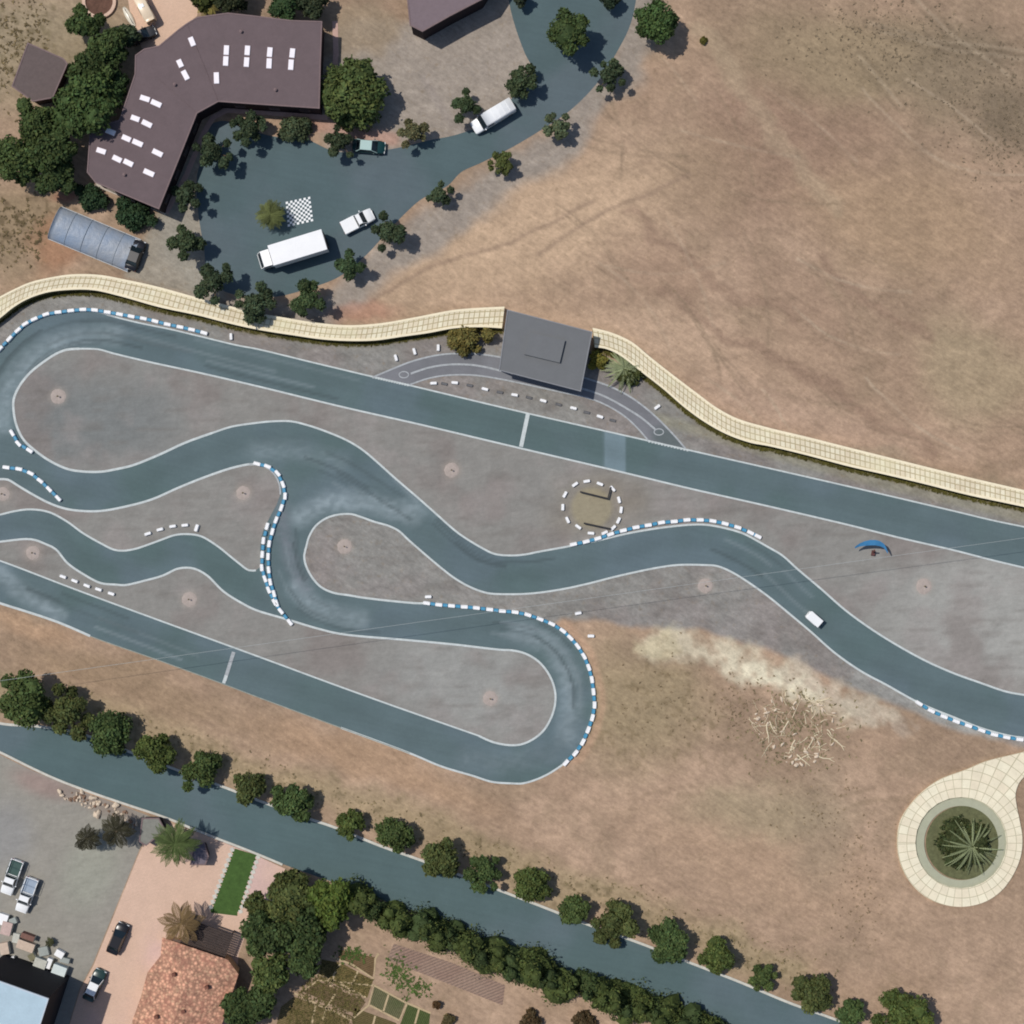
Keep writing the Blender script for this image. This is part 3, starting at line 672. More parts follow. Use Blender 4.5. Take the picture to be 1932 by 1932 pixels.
for a in [
 (1073,58,46,'broad dark tree on the drive near the top edge, left of the biggest corner tree',DG),
 (1238,38,46,'large rounded tree at the top edge on the right side of the drive',(56,74,44)),
 (1148,142,29,'medium tree on the right verge of the drive, below the large top-edge tree',BG),
 (1052,238,25,'sparse grey-green tree on the verge right of the white van',(74,84,66)),
 (946,307,22,'small round tree on the verge, third up from the white pickup',MG),
 (828,366,25,'small ragged tree on the verge, second up from the white pickup',BG),
 (732,438,32,'dark tree right beside the white pickup',BG),
 (660,500,29,'ragged tree below the white pickup and right of the box truck',(54,70,50)),
 (580,560,33,'tree below the box truck near the cream walkway',(56,70,48)),
 (480,571,38,'dark tree overlapping the cream walkway at the foot of the forecourt',BG),
 (404,531,35,'dark spreading tree at the bottom left corner of the forecourt',BG),
 (350,457,36,'round dense tree left of the forecourt, level with the box truck cab',(56,68,50)),
 (352,368,29,'tree beside the lower end of the brown-roofed wing',BG),
 (400,285,33,'tree in front of the brown-roofed wing at its middle',BG),
 (468,241,31,'left one of two trees under the long brown wing',BG),
 (641,268,28,'low dark tree behind the dark green car',(56,66,50)),
 (778,251,27,'small brownish tree between the dark green car and the white van',(84,84,64)),
 (877,199,27,'round tree touching the nose of the white van',(58,72,52)),
 (985,152,29,'spreading tree just above the white van',(58,70,52))]:
    tree(a[0],a[1],a[2],a[3],a[4],group=G1,ragged=a[2]<40)
tree(557,242,31,'flattened dark bush, right one of the pair under the long brown wing',(60,70,54),kind='round_bush',cat='bush',group=G1,hgt=1.6,stretch=(1.25,.8,0))
tree(662,172,72,'biggest leafy tree at the east end of the brown-roofed building',(68,80,48),group=G1,hgt=6.5,lob=9,leaf=.2)
G2 = 'trees massed west of the brown-roofed building'
for a in [
 (165,42,38,'dark tree at the top of the western clump',DG),(212,88,42,'tree of the western clump next to the patio furniture',DG),
 (248,70,24,'small tree of the western clump touching the patio',BG),(180,128,48,'tree of the western clump just right of the small brown roof',DG),
 (168,200,66,'biggest dome-shaped tree of the western clump',(58,74,44)),(70,232,50,'tree below the small brown roof in the western clump',(62,76,46)),
 (98,285,54,'central lower tree of the western clump',DG),(32,305,50,'tree of the western clump at the left edge',(62,76,46)),
 (110,335,40,'lowest tree of the western clump, above the reddish soil',(56,70,44)),(225,160,28,'narrow tree pressed against the west corner of the brown roof',(46,62,40))]:
    tree(a[0]-(6 if a[0]>100 else 0),a[1],a[2]*.94,a[3],a[4],group=G2,hgt=a[2]*S*1.3+1.6,leaf=.2)
for a in [(172,372,33,'clipped dark hedge at the left under the brown roof gable'),(257,407,38,'clipped dark hedge at the right under the brown roof gable')]:
    tree(a[0],a[1],a[2],a[3],(44,62,44),kind='clipped_hedge',cat='hedge',group='two hedges below the gable',hgt=1.4,stretch=(1.25,.72,R(-22)))
for a in [(380,-4,30,'dark palm-like tree cut by the top edge above the patio',(60,66,36)),(440,-8,34,'dark tree cut by the top edge above the left of the long roof',(50,56,40)),(540,8,36,'green tree at the top edge behind the long brown roof',(52,70,46)),(592,6,32,'dark tree at the top edge behind the east end of the long roof',(48,56,42)),
 (982,-6,20,'little dark tree cut by the top edge at the left of the drive',(46,54,44)),(1148,-4,24,'little dark tree cut by the top edge in the middle of the drive',(44,58,46))]:
    tree(a[0],a[1],a[2],a[3],a[4],group='trees cut by the top edge')
tree(1328,76,8,'tiny round bush on the dirt right of the top-edge tree',(86,84,44),kind='round_bush',cat='bush',hgt=.6)
G3 = 'row of round trees along the upper kerb of the road'
row = [(42,1318,55),(122,1342,47),(205,1384,44),(293,1421,41),(380,1453,41),(466,1487,34),(552,1515,41),(660,1555,28),(744,1575,36),(835,1622,45),(915,1648,34),(1003,1672,38),(1083,1717,31),(1160,1746,45),(1263,1779,43),(1351,1806,39),(1441,1846,27),(1535,1874,43),(1604,1912,29),(1706,1930,52)]
ords = 'first second third fourth fifth sixth seventh eighth ninth tenth eleventh twelfth thirteenth fourteenth fifteenth sixteenth seventeenth eighteenth nineteenth twentieth'.split()
for i, (u, v, r) in enumerate(row):
    sz = 'large' if r > 44 else ('small' if r < 33 else 'medium')
    tree(u, v, r, f'{sz} round olive tree, {ords[i]} from the left along the upper road kerb', ((66,80,48),(70,82,46),(62,78,48),(70,78,48))[i*7%4], group=G3, ragged=i%3==1, hgt=r*S*1.35+.4, seed=100+i)
# tree mass and conifer screen below the road
G4 = 'trees massed left of the vegetable beds'
for a in [(545,1690,46,'tree nearest the road in the mass left of the vegetable beds',MG),(618,1702,48,'tree at the road end of the conifer screen',(70,84,40)),(572,1752,50,'tree in the middle of the mass left of the vegetable beds',DG),
 (500,1765,46,'tree of the mass beside the dark pergola',(60,74,46)),(508,1836,45,'tree of the mass beside the tiled roof',(66,78,46)),(577,1808,38,'tree of the mass next to the first vegetable bed',DG),
 (452,1905,36,'tree of the mass below the tiled roof corner',(58,72,44)),(490,1892,34,'lowest tree of the mass at the bottom edge',DG),(488,1712,30,'small tree of the mass beside the lawn',MG)]:
    tree(a[0],a[1],a[2],a[3],a[4],group=G4,hgt=a[2]*S*1.3+2,leaf=.21)
def conifer(u, v, r, h, label, col, seed):
    p = P(u, v, h*.45); root = empty('conifer', (p.x,p.y,0), 0, label, 'tree', 'conifer screen along the lower side of the road')
    rm = r*S; mb = MB().tube([(0,0,-.05),(0,0,h*.9)],[.12,.03]); mb.build('trunk', M_bark, root); rr = random.Random(seed)
    lobes = []
    for k in range(7):
        t = k/6; lobes.append(((rr.uniform(-.35,.35)*rm, rr.uniform(-.35,.35)*rm, .5+t*(h-.9)), rm*(1.0-t*.62), 1.0))
    crown_mesh('crown', lobes, col, 900, .17, root, seed, M_leaf, up=.1)
hp = spline([(672,1700),(720,1722),(790,1752),(858,1778),(933,1808),(1010,1836),(1090,1864),(1160,1888),(1240,1916),(1330,1948),(1400,1978)],1)
hd = np.array(hp); dd = np.concatenate([[0],np.cumsum(np.hypot(*np.diff(hd,axis=0).T))]); k = 0
for t in np.arange(0, dd[-1], 21.5):
    u, v = np.interp(t,dd,hd[:,0]), np.interp(t,dd,hd[:,1])
    if 755 < u < 785 or 1072 < u < 1100: continue
    side = 'between the tree mass and the gap' if u < 760 else ('between the two gaps' if u < 1080 else 'right of the second gap')
    k += 1; base = k
    conifer(u+random.uniform(-2,2), v+random.uniform(-9,7), random.uniform(23,38), random.uniform(4.6,7.0), f'narrow dark conifer, number {k} counted from the tree mass along the lower road side' if False else f'narrow dark conifer, {ords[k-1] if k<=20 else "twenty-"+ords[min(k-21,18)]} from the left in the screen below the road', (68,78,44) if k%3 else (56,68,42), 500+k)
for a in [(1000,1927,22,'reddish-brown bush cut by the bottom edge, left one',(74,62,46)),(1102,1930,24,'reddish-brown bush cut by the bottom edge, right one',(66,56,42)),(845,1925,14,'small dark bush beside the dark green vegetable bed',(84,76,54)),(823,1896,8,'tiny dark bush above the bushes by the vegetable beds',(80,62,44))]:
    tree(a[0],a[1],a[2],a[3],a[4],kind='low_bush',cat='bush',hgt=1.2)
# pit planting
tree(886,640,40,'olive shrub bed left of the flat grey roof',(96,90,54),kind='shrub_bed',ragged=True,cat='shrub',hgt=1.1,stretch=(1.0,.62,R(-8)),lob=8)
tree(1128,680,20,'yellowish shrub between the grey roof and the spiky plant',(108,104,52),kind='low_bush',cat='bush',hgt=.8,stretch=(1,1.2,0))

# palms and rosettes
def palm(u, v, r, h, label, col=(78,92,52), n=20, kind='palm_tree', cat='palm', droop=.35, trunk=True, seed=1, w=.32, group=None, parts=False, rev=.25):
    rr = random.Random(seed); p = P(u, v, h); root = empty(kind, (p.x,p.y,0), 0, label, cat, group); rm = r*S
    if trunk: MB().tube([(0,0,-.05),(.05,0,h*.5),(0,0,h)],[.24,.19,.17]).build('trunk', M_bark, root)
    vs, fs, cols = [], [], []
    base = lin(col)*np.array(KILL)
    for i in range(n):
        a = 2*math.pi*(i*.618)+rr.uniform(-.15,.15); L_ = rm*rr.uniform(.72,1.05); el = rr.uniform(-.1,.9)*(1-.4*(i/n)); g = rr.uniform(.7,1.35)
        seg = 9; pts = []
        for k in range(seg+1):
            t = k/seg; x = L_*t; z = h+L_*(el*t*.8-droop*t*t*(1+el)); pts.append(Vector((math.cos(a)*x, math.sin(a)*x, max(z,.05))))
        side = Vector((-math.sin(a), math.cos(a), 0))
        fv, ff = [], []
        for k in range(seg):
            for half in (0,.5):
                t = (k+half)/seg; q = pts[k].lerp(pts[k+1], half); q2 = pts[k].lerp(pts[k+1], min(1,half+.17)); wd = w*rm*.55*math.sin(math.pi*min(1,.12+t*.9))+.02
                out_ = Vector((math.cos(a),math.sin(a),0))*wd*.7
                for s_ in (-1,1):
                    n0 = len(fv); fv += [q, q+side*s_*wd+out_+Vector((0,0,-wd*rev)), q2+side*s_*wd*.75+out_+Vector((0,0,-wd*rev)), q2]; ff.append((n0,n0+1,n0+2,n0+3))
            n0 = len(fv); fv += [pts[k]+side*.05, pts[k]-side*.05, pts[k+1]-side*.03, pts[k+1]+side*.03]; ff.append((n0,n0+1,n0+2,n0+3))
        if parts:
            me = bpy.data.meshes.new('frond'); me.from_pydata([tuple(q) for q in fv],[],ff); me.update()
            ca = me.color_attributes.new('Col','FLOAT_COLOR','POINT'); c = np.ones((len(fv),4)); c[:,:3] = base*g; ca.data.foreach_set('color', c.ravel())
            link('frond', me, M_leaf, root)
        else:
            n0 = len(vs); vs += [tuple(q) for q in fv]; fs += [tuple(j+n0 for j in f) for f in ff]; cols += [base*g]*len(fv)
    if not parts:
        me = bpy.data.meshes.new('crown'); me.from_pydata(vs,[],fs); me.update()
        ca = me.color_attributes.new('Col','FLOAT_COLOR','POINT'); c = np.ones((len(vs),4)); c[:,:3] = np.array(cols); ca.data.foreach_set('color', c.ravel())
        link('crown', me, M_leaf, root)
    return root
palm(510,404,30,2.6,'small palm on the forecourt beside the checkerboard',(84,90,52),38,seed=5)
palm(330,1592,48,5.0,'green palm between the yard and the plaza by the road',(76,90,50),40,seed=6,w=.26)
palm(342,1742,46,4.5,'brown drooping palm above the tiled roof',(112,92,62),15,seed=7,w=.36)
palm(218,1568,36,4.0,'dark palm leaning over the yard, right one of two',(50,48,34),16,seed=8,w=.4)
palm(163,1583,30,3.6,'dark palm over the yard, left one of two',(50,48,34),15,seed=9,w=.4)
palm(1178,695,46,1.2,'pale spiky rosette plant beside the grey-roofed kiosk',(132,140,104),44,kind='spiky_plant',cat='plant',droop=.45,trunk=False,seed=10,w=.1,rev=.0)
palm(392,8,30,2.5,'spiky yellow-green palm at the top edge beside the patio',(118,108,58),14,seed=12,w=.3)
tree(1186,706,24,'dark bush at the foot of the spiky rosette plant',(62,68,40),kind='low_bush',cat='bush',hgt=.8)

# ------------------------------------------------------------------ round planter with large agave
M_ring = tilemat('ring_stone', 1.2, 0, .9); M_grayring = mat('grey_render',(168,169,146),.9,.06,1)
def disc_ring(name, cx, cy, r0, r1, z, m, parent=None, z0=None, n=96, org=Vector((0,0,0))):
    vs, fs = [], []
    for i in range(n):
        a = 2*math.pi*i/n
        for r in (r0, r1):
            q = P(cx+r*math.cos(a), cy+r*math.sin(a)); q.z = z; vs.append(q-org)
    for i in range(n): j = (i+1)%n; fs.append((2*i, 2*j, 2*j+1, 2*i+1))
    return vs, fs
PL = P(1813,1590); pl = empty('round_planter', (PL.x,PL.y,0), 0, 'teardrop cream stone surround with sunken round bed and spiky plant', 'planter')
tear = [(1694,1574),(1699,1549),(1716,1521),(1741,1494),(1774,1471),(1824,1452),(1860,1437),(1932,1419),(2060,1385),(2060,1420),(1975,1440),(1932,1466),(1921,1481),(1916,1499),(1918,1519),(1924,1549),(1929,1580),(1926,1615),(1912,1650),(1888,1682),(1855,1703),(1811,1711),(1768,1703),(1733,1682),(1708,1650),(1695,1612)]
tp = spline(tear,1,True)
# surround: ring between outline and inner circle of radius 86, raised .35
hS = .35; rin = 86; n = 140
ta = np.array(tp); ang = np.unwrap(np.arctan2(ta[:,1]-1590, ta[:,0]-1813))
inner = [(1813+rin*math.cos(a), 1590+rin*math.sin(a)) for a in np.linspace(0,2*math.pi,96,endpoint=False)]
vs2 = [Vector(p) for p in tp]+[Vector(p) for p in inner]; n1 = len(tp); n2 = len(inner)
r_ = delaunay_2d_cdt(vs2, [(i,(i+1)%n1) for i in range(n1)]+[(n1+i,n1+(i+1)%n2) for i in range(n2)], [], 1, 1e-4)
vv = r_[0]; keep = []
for f in r_[2]:
    cx = sum(vv[i].x for i in f)/3; cy = sum(vv[i].y for i in f)/3
    if math.hypot(cx-1813, cy-1590) > rin-1: keep.append(tuple(reversed(f)))
top = MB(); top.add([P(p.x,p.y,hS)-PL for p in vv], keep)
def ringmat():
    m, nt, b = new_mat('surround_stone'); tc = nt.nodes.new('ShaderNodeTexCoord'); g = nt.nodes.new('ShaderNodeSeparateXYZ'); nt.links.new(tc.outputs['Object'], g.inputs[0])
    at = nt.nodes.new('ShaderNodeMath'); at.operation = 'ARCTAN2'; nt.links.new(g.outputs[1], at.inputs[0]); nt.links.new(g.outputs[0], at.inputs[1])
    ln = nt.nodes.new('ShaderNodeVectorMath'); ln.operation = 'LENGTH'; nt.links.new(tc.outputs['Object'], ln.inputs[0])
    cb = nt.nodes.new('ShaderNodeCombineXYZ'); mm = nt.nodes.new('ShaderNodeMath'); mm.operation='MULTIPLY'; mm.inputs[1].default_value = 9.0
    nt.links.new(at.outputs[0], mm.inputs[0]); nt.links.new(mm.outputs[0], cb.inputs[0]); nt.links.new(ln.outputs['Value'], cb.inputs[1])
    br = nt.nodes.new('ShaderNodeTexBrick'); br.offset = 0; br.inputs['Scale'].default_value = 1; br.inputs['Brick Width'].default_value = 1.28; br.inputs['Row Height'].default_value = 1.25
    br.inputs['Mortar Size'].default_value = .06; br.inputs['Mortar Smooth'].default_value = .4
    br.inputs['Color1'].default_value = L4((232,224,198)); br.inputs['Color2'].default_value = L4((226,214,188)); br.inputs['Mortar'].default_value = L4((186,178,150))
    nt.links.new(cb.outputs[0], br.inputs['Vector']); c = mul(nt, br.outputs['Color'], noise(nt,.8,5), .92, 1.07); c = tintmix(nt, c, noise(nt,1.3,6,.75), (200,190,166), .55, .55, .72)
    nt.links.new(c, b.inputs['Base Color']); b.inputs['Roughness'].default_value=.85; b.inputs['Specular IOR Level'].default_value=.2
    return m
M_sur = ringmat(); s1 = top.build('stone_surround', M_sur, pl)
if s1.data.polygons[0].normal.z < 0: s1.data.flip_normals()
sk = MB(); k = n1; q = [P(*p, hS)-PL for p in tp]
sk.add([v for v in q]+[Vector((v.x,v.y,-.05)) for v in q], [(i,(i+1)%k,k+(i+1)%k,k+i) for i in range(k)]); sk.build('surround_edge', M_cop, pl)
vs, fs = disc_ring('', 1813,1590,70,86,.18,None,org=PL); pyd('inner_ledge', vs, fs, M_grayring, pl)
a_, f_ = [], []
for i in range(96):
    an = 2*math.pi*i/96
    for r, z in ((86,hS),(86,.18)): qq = P(1813+r*math.cos(an),1590+r*math.sin(an)); a_.append((qq.x-PL.x,qq.y-PL.y,z))
for i in range(96): j=(i+1)%96; f_.append((2*i,2*i+1,2*j+1,2*j))
pyd('inner_rim', a_, f_, M_grayring, pl)
vs = [(0,0,.06)]; 
for i in range(96): qq = P(1816+69.5*math.cos(2*math.pi*i/96),1590+69.5*math.sin(2*math.pi*i/96)); vs.append((qq.x-PL.x,qq.y-PL.y,.06))
pyd('soil_bed', vs, [(0,1+i,1+(i+1)%96) for i in range(96)], mat('dark_planting',(96,98,68),.95,.25,1.5), pl)
palm(1834,1598,60,1.5,'large spiky palm growing in the round stone planter',(126,134,98),34,kind='spiky_palm',cat='palm',droop=.3,seed=21,w=.06,parts=True,rev=.1)
tree(1816,1590,54,'dark ground-hugging shrub filling the round planter under the palm',(58,66,42),kind='ground_shrub',cat='shrub',hgt=.6,sq=.3,lob=8,dens=.7)

# ------------------------------------------------------------------ buildings
M_roof = mat('brown_roof', (102,88,90), .8, .07, .6, bmp=.1); M_dkwall = mat('shadow_dark_wall',(40,28,30),.85,.12,1)  # near-black wall colour deepens the shadow bands beside the roofs
M_sky = mat('skylight_panel',(240,232,240),.4,.04,2); M_trim = mat('pinkish_fascia',(120,102,102),.8,.1)
M_glass = mat('dark_glass',(28,38,44),.12,.1,1,bmp=0,spec=.6)
def shrink(poly, d):
    n = len(poly); out_ = []
    a = sum(poly[i].x*poly[(i+1)%n].y-poly[(i+1)%n].x*poly[i].y for i in range(n)); sg = 1 if a > 0 else -1
    for i in range(n):
        p0, p1, p2 = poly[i-1], poly[i], poly[(i+1)%n]
        e1 = (p1-p0).normalized(); e2 = (p2-p1).normalized(); n1_ = Vector((-e1.y,e1.x))*sg; n2_ = Vector((-e2.y,e2.x))*sg
        b = (n1_+n2_); b = b/max(.3, b.length_squared)*2; out_.append(p1+b*d)
    return out_
def building(name, pts, h, label, cat, mroof, mwall, over=.18, slab=.22, org=None, parapet=False, mtrim=None):
    w = [P(u,v,h).to_2d() for u, v in pts]; cx = sum(p.x for p in w)/len(w); cy = sum(p.y for p in w)/len(w)
    o = Vector((cx,cy)); w = [p-o for p in w]
    root = empty(name, (cx,cy,0), 0, label, cat)
    ins = shrink(w, over)
    wl = MB().prism([tuple(p) for p in ins], -.05, h-slab).build('wall', mwall, root)
    rf = MB().prism([tuple(p) for p in w], h-slab, h).build('roof', mroof, root)
    n = len(w); rin_ = shrink(w, .16); tb = MB()
    a = sum(w[i].x*w[(i+1)%n].y-w[(i+1)%n].x*w[i].y for i in range(n))
    vs = []; hh = .25 if parapet else .05
    for i in range(n):
        e = w[i]; q = rin_[i]; e = e+(e-q).normalized()*.01
        vs += [(e.x,e.y,h-.12),(e.x,e.y,h+hh),(q.x,q.y,h+hh),(q.x,q.y,h+.003)]
    fs = []
    for i in range(n):
        j = (i+1)%n
        for k_ in range(3): fs.append((4*i+k_,4*i+k_+1,4*j+k_+1,4*j+k_) if a < 0 else (4*j+k_,4*j+k_+1,4*i+k_+1,4*i+k_))
    tb.add(vs, fs).build('parapet' if parapet else 'fascia', mtrim or M_trim, rf)
    return root, wl, rf, o, ins
LB = [(255,104),(272,92),(300,86),(337,55),(352,44),(372,32),(430,24),(484,30),(548,38),(608,40),(605,120),(603,205),(483,197),(412,192),(372,214),(338,300),(300,395),(180,345),(164,325),(169,255),(190,236),(225,226),(240,182),(254,140)]
root, wl, rf, o2, ins = building('brown_roofed_building', LB, 4.3, 'long bent building with flat brown roof and white skylights', 'building', M_roof, M_dkwall)
def local(u, v, z, o): p = P(u, v, z); return Vector((p.x-o.x, p.y-o.y, z))
sky = [(1450,315,-68,70),(1360,480,-65,60),(1400,568,-62,75),(1635,590,-88,85),(1710,380,-93,72),(1705,462,-93,72),(1868,382,-94,72),(1862,470,-94,72),
 (2037,395,-95,72),(2032,480,-93,76),(2207,402,-96,70),(2197,490,-94,78),(1095,745,-18,75),(1180,782,-24,82),(1022,895,-20,68),(1110,935,-26,80),(835,995,-22,72),
 (955,1045,-24,70),(1040,1080,-24,82),(1190,1155,-26,82),(765,1140,-18,72),(885,1200,-26,72),(970,1230,-26,76),(1125,1305,-24,84)]
for tx, ty, an, ln in sky:
    c_ = local(tx/4, ty/4, 4.3, o2); mb = MB()
    mb.box(c_+Vector((0,0,.09)), (ln/4*S*1.02, 10*S, .14), R(an), .94, .03); s_ = mb.build('skylight', M_sky, rf)
    fr = MB(); fr.box(c_+Vector((0,0,.02)), (ln/4*S*1.02+.12, 10*S+.12, .05), R(an)); fr.build('skylight_frame', M_trim, s_)
# ridge seams on the roof
for a, b in (((372,214),(300,150)),((412,192),(352,44))):
    p, q = local(*a, 4.3, o2), local(*b, 4.3, o2); d = q-p
    MB().box((p+q)/2+Vector((0,0,.03)), (d.length*.96,.09,.05), math.atan2(d.y,d.x)).build('roof_seam', M_roof, rf)
for a in ((520,170),(455,60),(330,160),(235,330)):
    c_ = local(*a, 4.3, o2); v_ = MB().cyl((c_.x,c_.y,4.3),(c_.x,c_.y,4.62),.13,n=12).build('roof_vent', M_trim, rf); MB().cyl((c_.x,c_.y,4.62),(c_.x,c_.y,4.70),.22,.05,n=12).build('vent_cap', M_trim, v_)
# windows and doors along the forecourt walls
def wall_openings(ins, wl, pairs, z0, hh, wd, gap, name='window', o=None):
    for i in pairs:
        a, b = ins[i], ins[(i+1)%len(ins)]; d = b-a; L_ = d.length; n_ = max(1, int(L_/gap)); an = math.atan2(d.y,d.x)
        for k_ in range(n_):
            c_ = a+d*((k_+.5)/n_)
            isd = (k_ == n_//2 and name == 'window' and n_ > 2)
            if isd: w_ = MB().box((c_.x,c_.y,1.05),(1.0,.1,2.1),an).build('door', mat('door_paint',(70,50,46),.6,.1), wl); MB().box((c_.x+.35*math.cos(an),c_.y+.35*math.sin(an),1.05),(.12,.18,.05),an).build('handle', mat('metal_grey',(150,150,152),.4,.05,metal=.6), w_)
            else:
                f = MB().box((c_.x,c_.y,z0+hh/2),(wd+.14,.07,hh+.14),an).build('window', mat('frame_brown',(96,76,68),.7,.1), wl)
                MB().box((c_.x,c_.y,z0+hh/2),(wd,.10,hh),an).build('pane', M_glass, f)
wall_openings(ins, wl, [10,11,12,14,15,16], 1.0, 1.2, 1.3, 2.8)
building('small_outbuilding', [(52,80),(120,110),(128,120),(100,185),(62,192),(22,163)], 2.6, 'small dull brown flat roof half under the western trees', 'building', mat('dull_brown_roof',(98,86,84),.85,.1), M_dkwall)
b2 = building('top_edge_building', [(760,-60),(768,0),(773,48),(797,60),(850,30),(912,-2),(950,-60)], 4.6, 'brown-grey roof corner cut by the top edge above the pale yard', 'building', mat('grey_brown_roof',(118,104,108),.8,.07), mat('shadow_black_wall',(34,26,32),.85,.1))  # walls coloured near-black to fill in the shadow band below the roof
# kiosk beside the pit lane (a flat canopy on posts over the lane with a closed room)
KP = [(957,584),(1118,626),(1096,739),(941,699)]; hk = 3.7
w = [P(u,v,hk).to_2d() for u,v in KP]; o2 = sum(w, Vector((0,0)))/4; w = [p-o2 for p in w]
kr = empty('pit_kiosk', (o2.x,o2.y,0), 0, 'flat grey-roofed kiosk standing beside the pit lane', 'kiosk')
M_kroof = mat('grey_membrane',(107,109,111),.75,.04,.5,bmp=.05); M_kdark = mat('charcoal_steel',(38,38,42),.6,.1)
rf = MB().prism([tuple(p) for p in w], hk-.2, hk).build('roof', M_kroof, kr)
tb = MB(); wi = shrink(w, .14)
for i in range(4):
    j = (i+1)%4; tb.prism([tuple(w[i]), tuple(w[j]), tuple(wi[j]), tuple(wi[i])], hk+.002, hk+.07)
tb.build('roof_edge', mat('grey_edge',(128,130,134),.7,.05), rf)
room = shrink(w, .35); e = room[3]-room[0]; e1 = room[2]-room[1]
rm_ = [room[0], room[1], room[1]+e1*.62, room[0]+e*.62]
wl = MB().prism([tuple(p) for p in rm_], -.05, hk-.2).build('wall', mat('kiosk_wall',(200,196,186),.8,.08), kr)
for t in (.2,.5,.8):
    p = rm_[3]+(rm_[2]-rm_[3])*t; d = rm_[2]-rm_[3]; f = MB().box((p.x,p.y,1.5),(2.0,.08,1.1),math.atan2(d.y,d.x)).build('window', M_kdark, wl); MB().box((p.x,p.y,1.5),(1.8,.11,.9),math.atan2(d.y,d.x)).build('pane', M_glass, f)
for q in (room[2], room[3], (room[2]+room[3])/2): MB().box((q.x,q.y,(hk-.2)/2),(.2,.2,hk-.2)).build('post', M_kdark, kr)
hb = [P(1000,628,hk).to_2d()-o2, P(1066,643,hk).to_2d()-o2, P(1056,685,hk).to_2d()-o2, P(989,669,hk).to_2d()-o2]
MB().prism([tuple(p) for p in hb], hk, hk+.42).build('roof_hatch', M_kroof, rf)

# tall blue-roofed warehouse in the lower left corner
building('blue_roofed_warehouse', [(-40,1838),(0,1851),(92,1884),(66,1965),(40,2040),(-60,2000)], 11.0, 'tall warehouse with pale blue flat roof and shadow-darkened walls at the bottom left corner', 'building', mat('pale_blue_roof',(170,192,204),.6,.06,.7), mat('shadow_navy_wall',(18,22,32),.8,.1), over=.12, mtrim=mat('blue_trim',(186,196,206),.6,.05))  # tall near-black walls paint the building's shadow band into their colour
# tile-roofed house
def tiled():
    m, nt, b = new_mat('terracotta'); tc = nt.nodes.new('ShaderNodeTexCoord'); mp = nt.nodes.new('ShaderNodeMapping'); mp.inputs['Rotation'].default_value=(0,0,R(20))
    v = nt.nodes.new('ShaderNodeTexVoronoi'); v.inputs['Scale'].default_value = 2.1; nt.links.new(tc.outputs['Object'], mp.inputs[0]); nt.links.new(mp.outputs[0], v.inputs['Vector'])
    rgb = nt.nodes.new('ShaderNodeRGB'); rgb.outputs[0].default_value = L4((206,154,126)); c = rgb.outputs[0]
    sep = nt.nodes.new('ShaderNodeSeparateColor'); nt.links.new(v.outputs['Color'], sep.inputs[0])
    c = mul(nt, c, sep.outputs[0], .72, 1.25, 0, 1); c = mul(nt, c, v.outputs['Distance'], 1.22, .55, .1, .55); c = tintmix(nt, c, noise(nt,.5,4), (184,116,98), .4)
    c = tintmix(nt, c, noise(nt,2.2,4,.7), (226,188,150), .6, .52, .7)
    nt.links.new(c, b.inputs['Base Color']); b.inputs['Roughness'].default_value=.85; bump(nt,b,v.outputs['Distance'],1,.08); return m
M_tile = tiled()
TH = [(306,1769),(430,1811),(450,1838),(426,1910),(395,2000),(235,2000),(250,1925),(266,1880),(278,1835),(303,1803)]
hh = 3.2; w = [P(u,v,hh).to_2d() for u,v in TH]; o2 = sum(w,Vector((0,0)))/len(w); w = [p-o2 for p in w]
th = empty('tiled_house', (o2.x,o2.y,0), 0, 'house with mottled terracotta tile roof at the bottom edge', 'house')
ins = shrink(w,.3); wl = MB().prism([tuple(p) for p in ins], -.05, hh-.1).build('wall', mat('ochre_wall',(196,160,128),.9,.1), th)
rd = [local(352,1850,hh+1.3,o2), local(322,1950,hh+1.3,o2)]
mb = MB(); n = len(w); vs = [(p.x,p.y,hh) for p in w]+[tuple(r) for r in rd]+[(p.x,p.y,hh-.15) for p in w]; fs = []
for i in range(n):
    j = (i+1)%n; a = 0 if i in (0,1,8,9) else 1
    A = {0:0,1:0,2:0,3:1,4:1,5:1,6:1,7:1,8:0,9:0}[i]; B = {0:0,1:0,2:0,3:1,4:1,5:1,6:1,7:1,8:0,9:0}[j]
    fs.append((i,j,n+A) if A == B else (i,j,n+B,n+A)); fs.append((i,n+2+i,n+2+j,j))
mb.add(vs, fs); rf = mb.build('roof', M_tile, th)
bmm = bmesh.new(); bmm.from_mesh(rf.data); bmesh.ops.recalc_face_normals(bmm, faces=bmm.faces); bmm.to_mesh(rf.data); bmm.free()
for u, v in ((329,1837),(391,1861),(347,1906),(296,1917)):
    c_ = local(u,v,hh+.7,o2); MB().box(c_+Vector((0,0,.3)),(.5,.4,.8),R(20)).build('chimney', mat('chimney_brick',(120,80,66),.9,.2), rf)
wall_openings(ins, wl, [0,9,8,7], 1.0, 1.1, 1.1, 2.4)
# dark pergola beside the house
pg = P(395,1765); root = empty('dark_pergola', (pg.x,pg.y,0), R(-20), 'dark slatted pergola between the lawn and the tiled roof', 'pergola')
M_perg = mat('dark_timber',(66,56,52),.85,.2)
for k_ in range(12): MB().box((0,-1.8+k_*.32,2.35),(6.4,.27,.08)).build('slat', M_perg, root)
for x in (-3,3): MB().box((x,0,2.22),(.14,4,.16)).build('beam', M_perg, root)
for x in (-3,3):
    for y in (-1.8,1.8): MB().box((x,y,1.05),(.14,.14,2.2)).build('post', M_perg, root)
